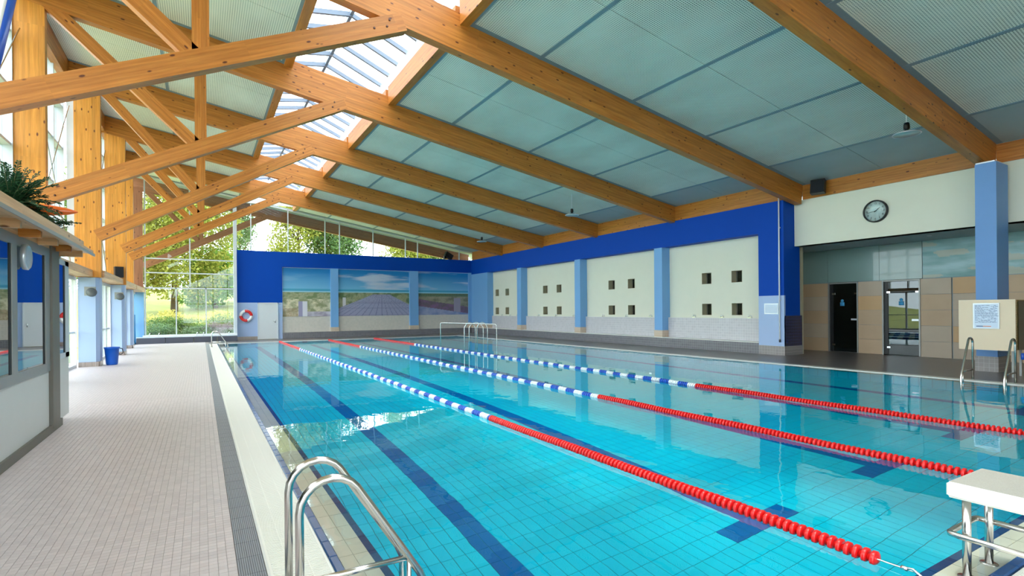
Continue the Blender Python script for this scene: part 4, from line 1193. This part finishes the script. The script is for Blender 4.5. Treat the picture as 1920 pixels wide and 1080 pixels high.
part('logo_bar_blue', B(15.1475, 15.150, 4.78, 4.90, 1.105, 1.125), INK, nb)
part('rack_legs', B(15.3, 15.34, 4.3, 4.34, 0, .6).box(15.75, 15.79, 4.3, 4.34, 0, .6).box(15.75, 15.79, 3.3, 3.34, 0, .6).box(15.3, 15.34, 3.3, 3.34, 0, .6), ALU, nb)
cage = MB()
for k in range(22):
    z = .62 + k*.05
    cage.box(15.22, 16.1, 4.235, 4.245, z, z+.018)
for k in range(22):
    x = 15.24 + k*.04
    cage.box(x, x+.014, 4.230, 4.24, .6, 1.7)
part('basket_mesh', cage, mat('rattan', s2l((140, 116, 70)), .7), nb, 'brown woven basket side', kind='stuff')
part('basket_body', B(15.22, 16.1, 3.3, 4.2, .62, 1.68), mat('rattan_dark', s2l((64, 52, 34)), .8), nb)
for k in range(5):
    solo('pool_float', MB().tube([(15.3 + k*.14, 4.16, .54), (15.3 + k*.14, 4.16, .40)], .03, 10), BLUEP, (15.3+k*.14, 4.16, .4), 'blue foam float under the woven basket, ' + ['nearest the board', 'second from the board', 'third from the board', 'fourth from the board', 'farthest from the board'][k], 'float', 'blue foam floats under the basket')

# ------------------------------------------------------------------ hall behind the viewpoint
bw = thing('window_%d' % (wn+1), (8, YN, 0), kind='structure')
for k in range(7):
    x = -3.4 + k*1.55
    part('mullion', B(x-.04, x+.04, YN-.08, YN+.04, 0, min(zc(x), 8.3)), ALUL, bw)
    if k < 6: part('pane', MB().prism([(x+.04, YN-.02, .1), (x+1.51, YN-.02, .1), (x+1.51, YN-.02, zc(x+1.5)-.05), (x+.04, YN-.02, zc(x)-.05)], (0, .01, 0)), PANE, bw)
part('transom', B(-3.4, 5.9, YN-.05, YN+.02, 2.6, 2.68).box(-3.4, 5.9, YN-.05, YN+.02, 0, .1), ALUL, bw)
struct('wall_back', B(5.95, 19.7, YN-.2, YN, 0, 8.0), CREAM)  # unseen solid stretch, added in place of glazing to darken the hall's right side

# ------------------------------------------------------------------ outside: meadow, bushes, trees
random.seed(21)
gm = MB(); nx, ny = 44, 40
def gz(x, y):
    if y < 36: h = 0
    else: h = min(4.6, (y-36)*.075 + max(0, y-50)*.06)
    return h - .12 + .12 * noise.noise(Vector((x*.2, y*.2, 0)))
for j in range(ny+1):
    for i in range(nx+1):
        x = -90 + 180*i/nx; y = 35.6 + 110*(j/ny)**1.4
        gm.v.append((x, y, gz(x, y)))
for j in range(ny):
    for i in range(nx):
        q = j*(nx+1)+i; gm.f.append((q, q+1, q+nx+2, q+nx+1))
gm.sm = True
solo('meadow', gm, GRASS, (0, 60, 0), 'sunlit yellow green meadow rising outside the far window', 'meadow', kind='stuff')
struct('terrain', MB().box(-60, -3.7, -30, 35.7, -.5, -.15).box(-60, 60, 33.6, 36, -.5, -.12).box(-60, 60, -40, YN-.3, -.5, -.15), GRASS)

def foliage(mb, c, rad, n, leaf, clumps=14, flat=1.0, seed=0):
    rnd = random.Random(seed)
    cs = []
    for k in range(clumps):
        th = rnd.uniform(0, 2*PI); ph = math.acos(rnd.uniform(-.75, 1)); rr = rnd.uniform(.35, .85)
        cs.append((Vector((rad[0]*rr*math.sin(ph)*math.cos(th), rad[1]*rr*math.sin(ph)*math.sin(th), rad[2]*rr*math.cos(ph))), rnd.uniform(.28, .5)))
    for k in range(n):
        cc, cr = cs[k % clumps]
        dv = Vector((rnd.gauss(0, 1), rnd.gauss(0, 1), rnd.gauss(0, 1))).normalized() * (rnd.random() ** .45)
        p = Vector(c) + cc + Vector((dv.x*rad[0]*cr, dv.y*rad[1]*cr, dv.z*rad[2]*cr*flat))
        n1 = Vector((rnd.uniform(-1, 1), rnd.uniform(-1, 1), rnd.uniform(-1, 1))).normalized()
        n2 = n1.cross(Vector((rnd.uniform(-1, 1), rnd.uniform(-1, 1), rnd.uniform(-1, 1)))).normalized()
        l_ = leaf * rnd.uniform(.6, 1.3)
        i = len(mb.v)
        mb.v += [tuple(p - n1*l_), tuple(p - n2*l_*.5), tuple(p + n1*l_), tuple(p + n2*l_*.5)]
        mb.f.append((i, i+1, i+2, i+3))
L_YG = leaf_mat('leaf_yellow_green', s2l((120, 132, 50)), s2l((172, 172, 84)), .4)
L_MG = leaf_mat('leaf_mid_green', s2l((66, 96, 44)), s2l((116, 142, 72)), .35)
L_FG = leaf_mat('leaf_fresh_green', (0.07, 0.20, 0.015), (0.22, 0.42, 0.05), .45)
L_DG = leaf_mat('leaf_dark_green', s2l((56, 82, 48)), s2l((96, 126, 70)), .3)
L_BG = leaf_mat('leaf_blue_green', s2l((76, 108, 70)), s2l((126, 150, 104)), .3)
L_LV = leaf_mat('lavender_bloom', s2l((128, 114, 128)), s2l((170, 152, 158)), .3)
L_YL = leaf_mat('straw_grass', s2l((168, 160, 80)), s2l((196, 188, 108)), .4)
def tree(x, y, h, rad, m, n, leaf, label, seed, trunk=.22):
    z0 = gz(x, y)
    t_ = thing('tree', (x, y, z0), label, 'tree', 'trees outside the far glazing')
    part('trunk', MB().tube([(x, y, z0-.3), (x+.1, y, z0+h*.35), (x-.05, y+.1, z0+h*.75)], [trunk, trunk*.7, trunk*.25], 8), BARK, t_)
    mb = MB()
    rnd = random.Random(seed)
    br = MB()
    for k in range(9):
        a = rnd.uniform(0, 2*PI); q = rnd.uniform(.3, .6)
        br.tube([(x, y, z0+h*q), (x+math.cos(a)*rad[0]*.4, y+math.sin(a)*rad[1]*.4, z0+h*(q+.13)), (x+math.cos(a)*rad[0]*.75, y+math.sin(a)*rad[1]*.75, z0+h*(q+.2))], [trunk*.35, trunk*.2, .02], 5)
    part('branches', br, BARK, t_)
    foliage(mb, (x, y, z0+h-rad[2]*.95), rad, n, leaf, 26, seed=seed)
    part('crown', mb, m, t_)
tree(-2.0, 54, 13.5, (4.8, 3.5, 6.9), L_YG, 24000, .15, 'tall yellow green tree filling the tall far window', 1, .3)
tree(-7.5, 62, 14, (4.5, 4, 7), L_MG, 10000, .2, 'green tree behind the orange columns at the window side', 2)
tree(-4.4, 51, 8.5, (3.2, 2.5, 4.6), L_YG, 12000, .14, 'yellow green tree low behind the left panes of the tall window', 12)
tree(1.2, 58, 5.6, (4.2, 3.0, 3.2), L_FG, 9000, .17, 'low dense green tree below the tall yellow one', 3)
tree(5.6, 62, 5.0, (4.0, 3.0, 2.9), L_FG, 10000, .16, 'low green tree beside the blue wall edge', 4)
tree(4.4, 78, 12.5, (2.3, 2.3, 4.6), L_BG, 4000, .18, 'slim tree rising against the sky beside the pale post', 5)
tree(9.0, 60, 13.2, (3.6, 3.5, 5.2), L_YG, 9000, .17, 'loose yellow green tree above the blue wall, behind the second mullion', 6)
tree(13.0, 60, 12.4, (3.4, 3.2, 5.4), L_DG, 9000, .16, 'denser dark green conifer-like tree above the blue wall', 7)
tree(22.5, 64, 10.3, (3.6, 3.2, 3.8), L_YG, 7000, .17, 'rounded yellow green tree above the murals wall top', 8)
tree(27, 66, 9.4, (4.0, 3.2, 3.4), L_MG, 6000, .17, 'low green tree near the black speaker on the wall', 9)
tree(33, 68, 8.6, (4.2, 3.2, 3.4), L_MG, 5000, .17, 'green tree seen under the brown outer rafter', 10)
def bush(x, y, rad, m, n, leaf, label, seed, name='bush'):
    mb = MB()
    foliage(mb, (x, y, gz(x, y) + rad[2]*.45), rad, n, leaf, 16, seed=seed)
    solo(name, mb, m, (x, y, gz(x, y)), label, 'bush', 'bushes outside the far window')
bush(-1.9, 36.6, (1.1, .8, .72), L_BG, 5200, .05, 'pale green leafy bush at the foot of the window, left part', 31)
bush(-.2, 36.5, (1.0, .7, .62), L_BG, 5000, .05, 'pale green leafy bush in the middle of the window foot', 32)
bush(1.0, 37.0, (1.25, .9, .74), L_LV, 7500, .035, 'greyish purple lavender bush at the window foot', 33)
bush(2.2, 36.2, (.9, .6, .6), L_DG, 4500, .045, 'dark green bush beside the lavender', 34)
bush(-1.6, 39.5, (2.2, 1.2, .8), L_MG, 6500, .06, 'mid green hedge bush behind the pale leafy ones', 35)
bush(1.6, 40.5, (2.0, 1.2, .8), L_MG, 6000, .06, 'mid green hedge bush behind the lavender', 36)
bush(-2.6, 45, (2.6, 1.5, .9), L_YL, 5000, .07, 'straw yellow grass tussock on the meadow, left side', 37, 'grass_tussock')
bush(1.6, 46, (2.4, 1.5, .85), L_YL, 5000, .07, 'straw yellow grass tussock on the meadow behind the hedge', 38, 'grass_tussock')
bush(-3.6, 38, (1.2, 1, .8), L_MG, 4000, .06, 'green bush at the window corner post', 39)
